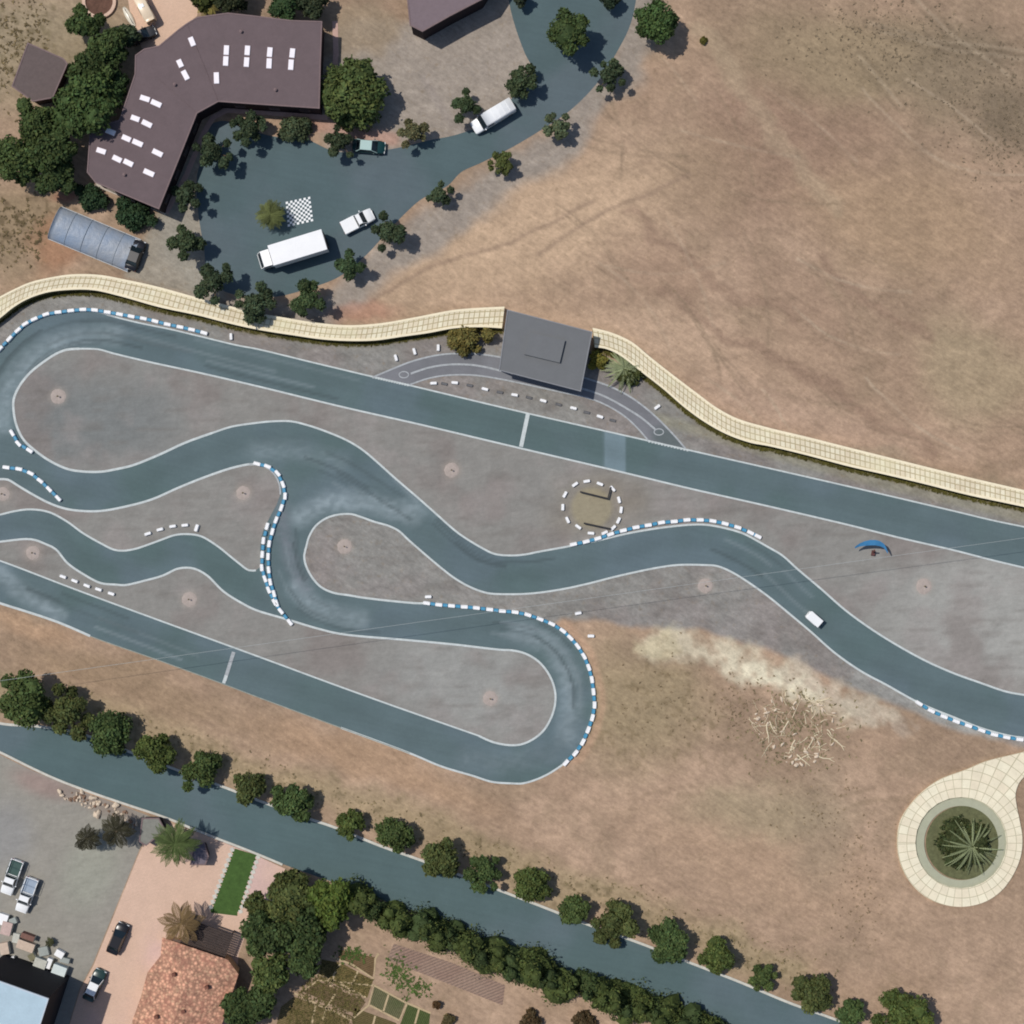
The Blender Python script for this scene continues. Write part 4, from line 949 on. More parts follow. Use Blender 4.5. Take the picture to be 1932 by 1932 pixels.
# small sheds
building('grey_shed', [(268,1543),(300,1543),(312,1566),(276,1596),(262,1588)], 1.9, 'small grey shed left of the green palm by the road', 'shed', mat('shed_grey',(128,128,120),.85,.12), M_dkwall)
building('slate_shed', [(366,1598),(386,1590),(394,1616),(388,1632),(358,1632)], 1.7, 'small purple-grey shed right of the green palm', 'shed', mat('shed_slate',(112,104,112),.85,.12), M_dkwall)

# blue tarpaulin over the pool
tq = [(94,404),(124,388),(196,414),(262,446),(240,512),(160,474),(100,442)]
w = [P(u,v,.3).to_2d() for u,v in tq]; o2 = sum(w,Vector((0,0)))/len(w)
root = empty('arched_shelter', (o2.x,o2.y,0), 0, 'long low pale blue-grey arched shelter below the dark hedges', 'shelter')
m, nt, b = new_mat('blue_tarp'); rgb = nt.nodes.new('ShaderNodeRGB'); rgb.outputs[0].default_value = L4((124,140,160)); c = tintmix(nt, rgb.outputs[0], noise(nt,.35,3), (142,146,150), .8, .35,.7)
nt.links.new(c, b.inputs['Base Color']); b.inputs['Roughness'].default_value=.5; bump(nt,b,noise(nt,1.2,3),.5,.2)
A_, B_ = P(100,418,1), P(251,481,1); ax_ = (B_-A_); ln_ = ax_.length; an_ = math.atan2(ax_.y,ax_.x); root.location = ((A_.x+B_.x)/2,(A_.y+B_.y)/2,0); root.rotation_euler=(0,0,an_)
hw_ = 2.35; ns = 14; nx = 22; vs = []; fs = []
for i in range(nx+1):
    x = -ln_/2+ln_*i/nx; sag = .05*math.sin(i*math.pi)**2+.04*math.cos(i*2*math.pi/2)
    for k_ in range(ns+1):
        a = math.pi*k_/ns; vs.append((x, hw_*math.cos(a), .12+(.95+sag)*math.sin(a)))
for i in range(nx):
    for k_ in range(ns): fs.append((i*(ns+1)+k_, (i+1)*(ns+1)+k_, (i+1)*(ns+1)+k_+1, i*(ns+1)+k_+1))
fs += [tuple(range(ns,-1,-1)), tuple(nx*(ns+1)+k_ for k_ in range(ns+1))]
pyd('arched_cover', vs, fs, m, root, True)
for i in (0,.2,.4,.6,.8,1):
    x = -ln_/2+ln_*i; mb = MB(); pts = [(x, (hw_+.02)*math.cos(math.pi*k_/ns), .12+1.01*math.sin(math.pi*k_/ns)) for k_ in range(ns+1)]
    mb.tube(pts, [.03]*len(pts), 5); mb.build('hoop', mat('pale_rail',(150,160,168),.6,.1), root)
for s_ in (-1,1): MB().box((0,s_*hw_,.08),(ln_,.16,.16)).build('side_rail', mat('rail_pale',(176,180,182),.6,.1), root)

# ------------------------------------------------------------------ vehicles
M_tyre = mat('tyre_rubber',(24,24,26),.9,.1); M_rim = mat('rim_alloy',(150,152,156),.35,.05,metal=.7); M_lamp = mat('lamp_glass',(220,224,226),.2,.03,bmp=0); M_red = mat('tail_red',(120,20,20),.3,.05,bmp=0); M_blk = mat('black_trim',(26,26,28),.6,.1)
def paint(name, col): return mat(name, col, .28, .03, .8, spec=.5, bmp=0)
def loft(rings, cap=True):
    mb = MB(); n = len(rings[0]); vs = [p for r in rings for p in r]; fs = []
    for i in range(len(rings)-1):
        for j in range(n): k_ = (j+1)%n; fs.append((i*n+j, i*n+k_, (i+1)*n+k_, (i+1)*n+j))
    fs += [tuple(range(n)), tuple(range((len(rings)-1)*n+n-1, (len(rings)-1)*n-1, -1))]
    return mb.add(vs, fs)
def wheels(root, xs, hw, r=.33):
    for x in xs:
        for s_ in (-1,1):
            w_ = MB().cyl((x,s_*(hw-.2),r),(x,s_*(hw+.015),r),r,n=18).build('wheel', M_tyre, root)
            MB().cyl((x,s_*(hw+.016),r),(x,s_*(hw+.03),r),r*.6,n=12).build('rim', M_rim, w_)
def body_loft(stations, hw):
    rings = []
    for x, wf, z0, z1 in stations:
        y = hw*wf; zm = z0+(z1-z0)*.62
        rings.append([(x,-y*.9,z0),(x,-y,z0+.12),(x,-y,zm),(x,-y*.93,z1-.04),(x,-y*.80,z1),(x,0,z1+.025),(x,y*.80,z1),(x,y*.93,z1-.04),(x,y,zm),(x,y,z0+.12),(x,y*.9,z0)])
    return loft(rings)
def cabin(root, xa, xb, fa, fb, zb, zr, hw, mroof, inset=.16):
    """xa rear bottom, xb front bottom, fa/fb slopes"""
    yb = hw*.93; yt = yb-inset; A, B = xa+fa, xb-fb
    lo = [(xa,-yb,zb),(xb,-yb,zb),(xb,yb,zb),(xa,yb,zb)]; hi = [(A,-yt,zr),(B,-yt,zr),(B,yt,zr),(A,yt,zr)]
    rings = []
    for t, dz, k_ in ((0,-.03,1.0),(0,.02,.99),(0,.05,.93)): rings.append([(A+(1-k_)*.5,-yt*k_,zr+dz),(B-(1-k_)*.5,-yt*k_,zr+dz),(B-(1-k_)*.5,yt*k_,zr+dz),(A+(1-k_)*.5,yt*k_,zr+dz)])
    loft(rings).build('roof', mroof, root)
    def quad(n_, i, j):
        c_ = (Vector(lo[i])+Vector(lo[j])+Vector(hi[i])+Vector(hi[j]))/4
        pts = [Vector(lo[i]),Vector(lo[j]),Vector(hi[j]),Vector(hi[i])]; nr = (pts[1]-pts[0]).cross(pts[3]-pts[0]).normalized()
        MB().add([p for p in pts]+[p-nr*.04 for p in pts], [(0,1,2,3),(7,6,5,4),(0,4,5,1),(1,5,6,2),(2,6,7,3),(3,7,4,0)]).build(n_, M_glass, root)
    quad('windshield',1,2); quad('rear_window',3,0); quad('side_window',0,1); quad('side_window',2,3)
    pb = MB()
    for i in range(4): pb.cyl(lo[i], hi[i], .045, n=6)
    pb.build('pillar', mroof, root)
def lamps(root, xf, xr, hw, z):
    for s_ in (-1,1):
        MB().box((xf,s_*hw*.7,z),(.12,.3,.14),bev=.03).build('headlight', M_lamp, root)
        MB().box((xr,s_*hw*.74,z+.05),(.08,.24,.14),bev=.02).build('tail_light', M_red, root)
def mirrors(root, x, hw, z, m):
    for s_ in (-1,1): MB().box((x,s_*(hw+.09),z),(.14,.2,.13),bev=.03).build('mirror', m, root)
def sedan(u, v, heading, label, m, mr=None, L_=4.5, W=1.8, name='parked_car', z=1.45, group='parked vehicles'):
    p = P(u,v,.8); root = empty(name,(p.x,p.y,0),heading,label,'car',group); hw = W/2; a = L_/2; mr = mr or m
    body_loft([(-a,.80,.35,.72),(-a+.12,.93,.25,.90),(-a+.6,.99,.22,.96),(-a+1.3,1,.22,.95),(0,1,.22,.93),(a-1.25,1,.22,.93),(a-.7,.98,.22,.84),(a-.18,.9,.25,.74),(a,.72,.32,.58)], hw).build('body', m, root, True)
    cabin(root, -a+.55, a-1.05, .55, .75, .93, z, hw, mr); wheels(root,(-a+.85,a-.85),hw,.32); lamps(root,a-.1,-a+.04,hw,.62); mirrors(root,a-1.5,hw,.98,m)
    return root
def pickup(u, v, heading, label, m, mbed, L_=4.9, W=1.8, cover=False, group='parked vehicles'):
    p = P(u,v,.8); root = empty('pickup_truck',(p.x,p.y,0),heading,label,'pickup',group); hw = W/2; a = L_/2
    body_loft([(-a*.08,1,.3,1.0),(a-1.3,1,.3,1.0),(a-.7,.98,.3,.95),(a-.15,.92,.32,.86),(a,.78,.38,.7)], hw).build('body', m, root, True)
    cabin(root, -a*.08+.02, a-1.15, .12, .6, 1.0, 1.62, hw, m)
    bx0, bx1 = -a, -a*.08-.04; bl = bx1-bx0; cxx = (bx0+bx1)/2
    bd = MB(); bd.box((cxx,0,.55),(bl,W*.97,.36)); 
    for s_ in (-1,1): bd.box((cxx,s_*(hw-.06),.86),(bl,.10,.26))
    bd.box((bx0+.05,0,.86),(.08,W*.86,.26)); bd.build('bed', m, root)
    MB().box((cxx,0,.745),(bl-.2,W*.86,.02)).build('bed_floor', mbed, root)
    if cover: MB().box((cxx,0,1.02),(bl-.04,W*.96,.07),bev=.03).build('bed_cover', m, root)
    else:
        rb = MB()
        for x in (bx0+.25,cxx,bx1-.15): rb.cyl((x,-hw+.07,1.0),(x,-hw+.07,1.45),.03,n=6).cyl((x,hw-.07,1.0),(x,hw-.07,1.45),.03,n=6).cyl((x,-hw+.07,1.45),(x,hw-.07,1.45),.03,n=6)
        for s_ in (-1,1): rb.cyl((bx0+.25,s_*(hw-.07),1.45),(bx1-.15,s_*(hw-.07),1.45),.03,n=6)
        rb.build('bed_rack', mbed, root)
    wheels(root,(-a+.95,a-.85),hw,.36); lamps(root,a-.08,-a+.0,hw,.72); mirrors(root,a-1.55,hw,1.1,m)
    return root
W_ = paint('white_car_paint',(236,240,240)); DKG = paint('dark_green_paint',(22,58,60)); BLK = paint('black_car_paint',(30,30,34)); 
sedan(255,481,R(70),'black car parked beside the end of the blue-grey arched shelter',BLK,L_=4.3)
sedan(696,276,R(-5),'dark green car with pale roof parked under the tree on the forecourt',DKG,paint('pale_green_roof',(170,196,192)),L_=4.5)
sedan(222,1771,R(67),'black car parked on the edge of the pink plaza',BLK,L_=4.5)
sedan(178,1859,R(65),'dark green car with white roof next to the warehouse',paint('bottle_green_paint',(38,62,60)),W_,L_=4.6)
pickup(675,417,R(27),'white pickup with covered bed on the forecourt beside the box truck',W_,W_,4.6,1.9,True)
pickup(22,1655,R(250),'white pickup with green rack over its bed, left one in the yard',W_,paint('rack_green',(60,84,78)))
pickup(50,1689,R(250),'white pickup with bluish bed, right one in the yard',W_,paint('bed_blue',(150,164,180)))
# van
p = P(930,219,1.2); vn = empty('parked_van',(p.x,p.y,0),R(180+31),'long white van on the drive below the round tree','van','parked vehicles'); hw = 1.0; a = 3.15
body_loft([(-a,.92,.35,1.75),(-a+.1,.99,.3,1.95),(0,1,.3,1.98),(a-1.7,1,.3,1.98)],hw).build('body',W_,vn,True)
body_loft([(a-1.7,1,.3,1.15),(a-1.1,1,.3,1.12),(a-.5,.98,.3,1.0),(a-.1,.9,.35,.85),(a,.75,.4,.7)],hw).build('hood',W_,vn,True)
y = hw*.9; MB().add([(a-1.1,-y,1.12),(a-1.1,y,1.12),(a-1.72,y*.9,1.93),(a-1.72,-y*.9,1.93),(a-1.2,-y,1.06),(a-1.2,y,1.06),(a-1.8,y*.9,1.9),(a-1.8,-y*.9,1.9)],[(0,1,2,3),(7,6,5,4),(0,4,5,1),(1,5,6,2),(2,6,7,3),(3,7,4,0)]).build('windshield',M_glass,vn)
for s_ in (-1,1): MB().box((a-2.3,s_*hw*.985,1.45),(.9,.05,.5)).build('side_window',M_glass,vn)
wheels(vn,(-a+1,a-.95),hw,.36); lamps(vn,a-.08,-a,hw,.7); mirrors(vn,a-1.4,hw,1.25,W_)
for k_ in range(4): MB().box((-a+.8+k_*.75,0,2.02),(.08,hw*1.5,.04)).build('roof_rib',W_,vn)
# box truck
p = P(552,474,1.5); tk = empty('box_truck',(p.x,p.y,0),R(180+17),'long white box truck below the checkerboard','truck','parked vehicles')
W2 = paint('truck_white',(242,246,246)); MB().box((-.9,0,1.95),(7.6,2.85,2.4),bev=.05).build('cargo_box',W2,tk)
MB().box((-.4,0,.65),(9.0,1.0,.25)).build('chassis',M_blk,tk)
cb = loft([[(x,-y_,z0),(x,y_,z0),(x,y_,z1),(x,-y_,z1)] for x,y_,z0,z1 in ((3.05,1.1,.5,2.35),(4.2,1.1,.5,2.3),(4.65,1.08,.5,1.5),(4.8,1.0,.5,1.2))]).build('cab',W2,tk)
MB().add([(4.24,-1,2.24),(4.24,1,2.24),(4.67,1,1.5),(4.67,-1,1.5),(4.2,-1,2.2),(4.2,1,2.2),(4.6,1,1.45),(4.6,-1,1.45)],[(3,2,1,0),(4,5,6,7),(0,1,5,4),(1,2,6,5),(2,3,7,6),(3,0,4,7)]).build('windshield',M_glass,cb)
for s_ in (-1,1): MB().box((3.75,s_*1.1,1.75),(.8,.04,.55)).build('side_window',M_glass,cb)
wheels(tk,(-3.6,-2.5,3.8),1.15,.46); lamps(tk,4.78,-4.8,1.1,.8); mirrors(tk,4.2,1.12,1.8,M_blk)
MB().box((-4.77,0,1.9),(.06,2.3,2.2)).build('rear_door',mat('dark_door',(40,44,48),.5,.1),tk)
# white covered cart on the track
p = P(1536,1168,1); ct = empty('white_cart',(p.x,p.y,0),R(-41),'small white covered cart parked on the track','cart')
MB().box((0,0,1.5),(2.1,1.2,.1),bev=.045).build('canopy',W_,ct)
body_loft([(-1.1,.85,.25,.6),(-.9,1,.2,.75),(-.3,1,.2,.7),(.3,1,.2,.45),(.7,1,.2,.6),(1.1,.8,.25,.5)],.58).build('body',W_,ct,True)
MB().box((-.35,0,.85),(.45,1.0,.18),bev=.05).build('seat',M_blk,ct); MB().box((-.6,0,1.05),(.1,1.0,.35),bev=.04).build('backrest',M_blk,ct)
for x in (-.95,.85):
    for y in (-.5,.5): MB().cyl((x,y,.5),(x*.95,y,1.46),.025,n=6).build('post',M_rim,ct)
wheels(ct,(-.75,.8),.55,.22)
# patio things at the top left
p = P(272,15,1); o_ = empty('caravan',(p.x,p.y,0),R(-62),'cream long caravan on the patio at the top edge','caravan')
body_loft([(-2.2,.85,.4,1.9),(-2.0,1,.35,2.1),(1.8,1,.35,2.1),(2.2,.85,.4,1.8)],.75).build('body',paint('cream_paint',(228,208,180)),o_,True); wheels(o_,(0,),.75,.3)
for s_ in (-1,1): MB().box((.3,s_*.755,1.5),(1.2,.04,.4)).build('window',M_glass,o_)
MB().box((0,0,2.15),(.5,.4,.08),bev=.02).build('roof_vent',W_,o_)
p = P(244,32); o_ = empty('rowing_boat',(p.x,p.y,0),R(-60),'pale upturned rowing boat on the patio beside the caravan','boat')
rings = []
for i in range(9):
    t = i/8; x = -1.5+3*t; w0 = .5*math.sin(math.pi*(.08+.86*t))**.6; rings.append([(x,w0*math.cos(a_*math.pi/6),.05+w0*.8*math.sin(a_*math.pi/6)) for a_ in range(7)])
loft(rings).build('hull',paint('boat_cream',(222,214,196)),o_,True); MB().box((0,0,.46),(2.5,.05,.05)).build('keel',M_blk,o_)
p = P(188,4); o_ = empty('round_basin',(p.x,p.y,0),0,'round pink-rimmed basin with dark plants cut by the top edge','basin')
mb = MB(); 
for i in range(32):
    a0, a1 = 2*math.pi*i/32, 2*math.pi*(i+1)/32
    mb.prism([(r*math.cos(a)*S,r*math.sin(a)*S) for r,a in ((32,a0),(32,a1),(26,a1),(26,a0))],0,.4)
mb.build('rim',mat('pink_rim',(206,176,156),.85,.08),o_); MB().cyl((0,0,0),(0,0,.2),26*S,n=32).build('bed',mat('basin_soil',(96,70,58),.9,.3),o_)
sedan(268,66,R(25),'dark car half under the clump at the edge of the patio',paint('graphite_paint',(60,60,62)),L_=3.9,W=1.6)

# ------------------------------------------------------------------ barrier blocks
def block_mesh(L_, W, h, name='barrier_block'):
    bm = bmesh.new(); bmesh.ops.create_cube(bm, size=1)
    for v in bm.verts:
        t = .72 if v.co.z > 0 else 1; v.co = Vector((v.co.x*L_*(1 if v.co.z<0 else .96), v.co.y*W*t, (v.co.z+.5)*h))
    bmesh.ops.bevel(bm, geom=list(bm.edges), offset=.05, segments=2, affect='EDGES')
    me = bpy.data.meshes.new(name)
    top = [f for f in bm.faces if f.normal.z > .9 and f.calc_area() > L_*W*.2]
    r = bmesh.ops.inset_region(bm, faces=top, thickness=.05, depth=-.025)
    bm.to_mesh(me); bm.free(); return me
me_w = block_mesh(1.0,.58,.44); me_b = block_mesh(.68,.52,.38); me_s = block_mesh(.92,.46,.42); me_w.materials.append(M_white); me_b.materials.append(M_blue); me_s.materials.append(M_white)
me_g = block_mesh(.9,.42,.22); me_g.materials.append(mat('grey_plastic',(104,104,106),.7,.1))
def put(me, u, v, an, label, group, z=0):
    o = bpy.data.objects.new('barrier_block', me); C.objects.link(o); p = P(u,v,.2); o.location = (p.x,p.y,z); o.rotation_euler = (0,0,an+random.uniform(-.05,.05)); tag(o,label,'barrier',group); return o
def run(pts, where, grp, blue=True, me=me_w, col='white'):
    n = len(pts)
    for i,(u,v) in enumerate(pts):
        a = pts[max(i-1,0)]; b = pts[min(i+1,n-1)]; an = math.atan2(-(b[1]-a[1]), b[0]-a[0])
        put(me,u,v,an,f'{col} barrier block {where}',grp+', '+col)
        if blue and i < n-1:
            c_ = pts[i+1]; put(me_b,(u+c_[0])/2,(v+c_[1])/2,math.atan2(-(c_[1]-v),c_[0]-u),f'dark blue barrier block {where}',grp+', blue')
run([(0,658),(18,639),(34,623),(48,611),(65,602),(87,593),(110,589),(134,586),(157,584),(179,585),(203,589),(226,593),(248,597),(271,601),(293,606),(316,612),(340,617),(362,622),(385,628)],'in the row round the top left bend below the walkway','barrier row round the top left bend')
run([(23,817),(35,837),(56,850)],'in the short row inside the left bend','short barrier row inside the left bend')
run([(12,882),(36,885),(58,893),(76,907),(93,923),(110,940)],'in the diagonal row on the asphalt at the left edge','diagonal barrier row at the left edge')
run([(485,875),(505,880),(524,893),(534,914),(538,936),(531,958),(521,981),(514,1003),(508,1026),(506,1050),(507,1075),(510,1098),(517,1120),(522,1138)],'in the right-hand column of the double row between the two lanes','right column of the double barrier row')
run([(504,993),(497,1020),(495,1046),(494,1071),(500,1092),(507,1113),(518,1136),(530,1153),(547,1174)],'in the left-hand column of the double row between the two lanes','left column of the double barrier row')
run([(805,1138),(828,1141),(852,1143),(876,1145),(899,1147),(924,1150),(948,1153),(972,1155),(996,1160),(1019,1168),(1041,1177),(1062,1190),(1076,1203),(1090,1219),(1102,1238),(1111,1259),(1117,1282),(1120,1305),(1122,1330),(1118,1354),(1110,1377),(1100,1400),(1086,1421),(1068,1439)],'in the long row round the lower right hairpin','barrier row round the lower right hairpin')
run([(1082,1027),(1106,1022),(1128,1016),(1152,1008),(1176,1001),(1200,995),(1223,991),(1248,986),(1272,984),(1296,981),(1321,981),(1345,983),(1368,988),(1392,995),(1416,1005),(1430,1012)],'in the row along the crest right of the block circle','barrier row right of the block circle')
run([(279,1007),(302,999),(326,993),(349,991)],'in the loose row on the infield above the wavy lane','loose row above the wavy lane',False,me_s)
put(me_w,371,996,R(75),'white barrier block set crosswise at the end of the loose row above the wavy lane','loose row above the wavy lane, white')
run([(119,1088),(141,1096),(164,1105),(186,1112),(210,1120)],'in the loose row between the wavy lane and the lower straight','loose row above the lower straight',False,me_s)
run([(1734,1327),(1757,1341),(1781,1352),(1804,1361),(1827,1369),(1852,1378),(1876,1386),(1899,1391),(1924,1395)],'in the row along the lower right lane','barrier row along the lower right lane')
for u,v,an,l in ((747,675,-75,'upright white block left of its two neighbours above the pit entry'),(782,663,-75,'upright white block in the middle of three above the pit entry'),(827,656,-88,'upright white block nearest the olive shrub bed'),(1240,768,40,'white block on the gravel right of the pit exit'),(436,635,-88,'upright cream block beside the top straight near the walkway gap'),(1091,1157,12,'white block on the dirt above the lower hairpin'),(1115,1200,2,'white block on the dirt right of the lower hairpin'),(808,1126,0,'faint white block behind the start of the hairpin row')):
    put(me_s,u,v,R(an),l,'loose single white blocks')
run([(818,723),(858,722),(915,734),(971,745),(1025,756),(1082,770),(1132,786)],'in the spaced row between pit lane and straight','spaced row beside the pit lane',False,me_s)
for u,v in ((838,724),(886,727),(943,740),(998,750),(1054,763),(1107,778),(1156,793)): put(me_g,u,v,R(-12),'low dark grey block in the spaced row between pit lane and straight','spaced row beside the pit lane, grey')
for u,v in ((1085,914),(1107,908),(1132,913),(1156,922),(1168,943),(1172,962),(1167,982),(1157,996),(1141,1005),(1115,1006),(1091,994),(1071,981),(1062,957),(1066,933)):
    put(me_s,u,v,math.atan2(-(v-957),u-1117)+math.pi/2,'white barrier block in the circle of blocks','circle of white blocks')
# steel frames in the block circle
for (a,b,l,post) in (((1094,928),(1147,941),'dark low steel barrier, upper one inside the block circle',True),((1101,987),(1152,998),'dark low steel barrier, lower one inside the block circle',False)):
    p, q = P(*a), P(*b); c_ = (p+q)/2; d = q-p; root = empty('steel_barrier',(c_.x,c_.y,0),math.atan2(d.y,d.x),l,'barrier','steel barriers in the block circle'); L_ = d.length
    MB().box((0,0,.55),(L_,.22,.28),bev=.03).build('rail',M_kdark,root)
    for x in (-.45,0,.45): MB().box((x*L_*.9,0,.2),(.16,.2,.45)).build('post',M_kdark,root)
    if post: MB().box((L_*.49,.85,.5),(.16,1.6,.22),bev=.03).build('side_rail',M_kdark,root)
# blue arched shade on a post
p = P(1647,1034,2.2); sh = empty('shade_sail',(p.x,p.y,0),0,'blue crescent-shaped shade on a brown post on the infield','shade')
arc = [(1614,1033,4),(1622,1028,7),(1631,1025,10),(1642,1023,12),(1652,1023,12),(1661,1025,11),(1668,1029,9),(1673,1036,7),(1676,1043,4)]
vs = []; o2 = p.to_2d()
for i,(u,v,w0) in enumerate(arc):
    n0 = local(u,v-w0*.35,2.3,o2); n1_ = local(u,v+w0*.5,2.3,o2); zz = 2.3-.25*abs(i-4)/4
    vs += [(n0.x,n0.y,zz),(n1_.x,n1_.y,zz-.15),(n1_.x,n1_.y,zz-.21),(n0.x,n0.y,zz-.06)]
fs = []
for i in range(len(arc)-1):
    for j in range(4): k_ = (j+1)%4; fs.append((i*4+j,i*4+4+j,i*4+4+k_,i*4+k_))
fs += [(0,1,2,3),(35,34,33,32)]
pyd('canopy',vs,fs,mat('blue_fabric',(58,120,165),.6,.1),sh)
q = local(1650,1044,1.0,o2); MB().cyl((q.x,q.y,0),(q.x*.5,q.y*.5+.1,2.1),.10,n=8).build('post',mat('brown_post',(110,70,62),.7,.1),sh)
MB().box((q.x,q.y,.25),(.5,.8,.5),R(-10),.8,.06).build('ballast',mat('brown_ballast',(96,62,60),.8,.1),sh)

# tree pits with dry saplings
M_pit = mat('sandy_pit',(168,156,148),.95,.12,2)
pits = [(110,748,14,'left teardrop of the infield'),(459,930,13,'bulge left of the double barrier row'),(852,887,14,'wedge under the main straight'),(650,1031,14,'tip of the inner loop'),(925,1318,14,'lower hairpin island'),(62,1043,13,'left corner beside the wavy lane'),(357,1131,14,'narrow island above the lower straight'),(1331,1105,14,'grey patch under the crest'),(1743,1106,15,'wide gravel right of the blue shade'),(5,932,13,'left edge near the diagonal blocks')]
for i,(u,v,r,w0) in enumerate(pits):
    p = P(u,v); root = empty('tree_pit',(p.x,p.y,0),0,f'sandy tree pit with dry sapling on the {w0}','tree pit','sandy tree pits on the infield')
    rr = random.Random(i); vs = [(0,0,.07)]; n = 26
    for ring,(f,z) in enumerate(((.3,.05),(.6,.09),(.8,.06),(1,.018))):
        for k_ in range(n): a = 2*math.pi*k_/n; q = r*S*f*(1+rr.uniform(-.06,.06)); vs.append((q*math.cos(a),q*math.sin(a),z))
    fs = [(0,1+k_,1+(k_+1)%n) for k_ in range(n)]
    for g in range(3): fs += [(1+g*n+k_,1+(g+1)*n+k_,1+(g+1)*n+(k_+1)%n,1+g*n+(k_+1)%n) for k_ in range(n)]
    pyd('soil_mound',vs,fs,M_pit,root,True)
    MB().tube([(0,0,0),(.02,.01,.5),(.05,-.02,1.0)],[.035,.025,.012],6).build('sapling_stem',M_bark,root)
    crown_mesh('sapling_leaves',[((.03,0,.6),.13,.8)],(110,102,84),16,.06,root,i+70,M_leaf)

# rubble by the road
rr = random.Random(4); M_rock = mat('pale_rock',(208,190,168),.9,.15,3); M_rock2 = mat('brown_rock',(132,106,88),.9,.2,3)
rocks = []
for k_ in range(7): me_ = MB().blob((0,0,0),1,2,.35,(1,rr.uniform(.6,.9),rr.uniform(.5,.75)),900+k_).build('tmp').data; bpy.data.objects.remove(bpy.data.objects['tmp']); rocks.append(me_)
for k_, me_ in enumerate(rocks): me_.materials.append(M_rock if k_ < 4 else M_rock2)
for k_ in range(64):
    t = rr.random(); u = 115+140*t+rr.uniform(-8,8); v = 1483+62*t+rr.uniform(-6,22); me_ = rocks[rr.randrange(7)]; s_ = rr.choice((.12,.16,.2,.26,.36))
    if k_ in (0,1,2): (u,v),s_,me_ = ((185,1537),(219,1518),(177,1505))[k_], .55, rocks[k_]
    o = bpy.data.objects.new('rubble_stone',me_); C.objects.link(o); p = P(u,v); o.location=(p.x,p.y,s_*.35); o.scale=(s_,s_,s_); o.rotation_euler=(0,0,rr.uniform(0,6))
    pale = me_ in rocks[:4]
    lab = ('large pale boulder at the lower side of the rubble','large pale boulder nearest the kerb in the rubble','large pale boulder at the upper middle of the rubble')[k_] if k_ < 3 else (('pale' if pale else 'brown')+' stone in the rubble strip beside the road kerb')
    tag(o,lab,'stone','rubble strip beside the road kerb, '+('pale' if pale else 'brown'))
# pale branch heap
M_br2 = mat('weathered_wood',(170,156,130),.9,.2,3); M_br = mat('bleached_wood',(216,202,172),.9,.12,3); rr = random.Random(9)
for k_ in range(84):
    a = rr.uniform(0,2*math.pi); d = rr.random()**.6; u = 1502+82*d*math.cos(a); v = 1372+66*d*math.sin(a)*.95
    L_ = rr.uniform(.5,2.8); dr = a+rr.uniform(-2.2,2.2)
    p = P(u,v); pts = [Vector((0,0,.05))]; 
    for j in range(3): dr += rr.uniform(-.45,.45); pts.append(pts[-1]+Vector((math.cos(dr),-math.sin(dr),rr.uniform(-.02,.04)))*L_/3)
    r0 = rr.choice((.03,.05,.06,.10)); mb = MB().tube(pts,[r0,r0*.9,r0*.7,r0*.4],6)
    sd = dr+rr.choice((-1,1))*.8; mb.tube([pts[2],pts[2]+Vector((math.cos(sd),-math.sin(sd),.1))*L_*.25],[r0*.6,r0*.25],5)
    o = mb.build('bleached_branch',(M_br,M_br2)[k_%6==0]); o.location = (p.x,p.y,0); tag(o,'bleached dead branch lying in the heap below the pale sand','branch','heap of bleached branches')
for k_ in range(60):
    a = rr.uniform(0,2*math.pi); d = rr.random()**.45; me_ = rocks[rr.randrange(4)]; s_ = rr.choice((.12,.17,.24,.32))
    o = bpy.data.objects.new('pale_stone',me_); C.objects.link(o); p = P(1500+84*d*math.cos(a),1376+68*d*math.sin(a)); o.location=(p.x,p.y,s_*.3); o.scale=(s_,s_*rr.uniform(.5,1),s_*.8); o.rotation_euler=(0,0,rr.uniform(0,6)); tag(o,'pale lump lying among the bleached branches below the sand','stone','pale lumps in the branch heap')
# overhead cable
a, b = P(-60,1293,8), P(2010,1004,8); mb = MB(); pts = []
for i in range(25): t = i/24; q = a.lerp(b,t); q.z = 8-1.6*4*t*(1-t)*.5; pts.append(q)
mb.tube(pts,[.02]*25,6); cab = mb.build('overhead_cable',mat('pale_cable',(170,176,176),.6,.05)); tag(cab,'thin pale overhead cable crossing the whole track from left to right','cable')

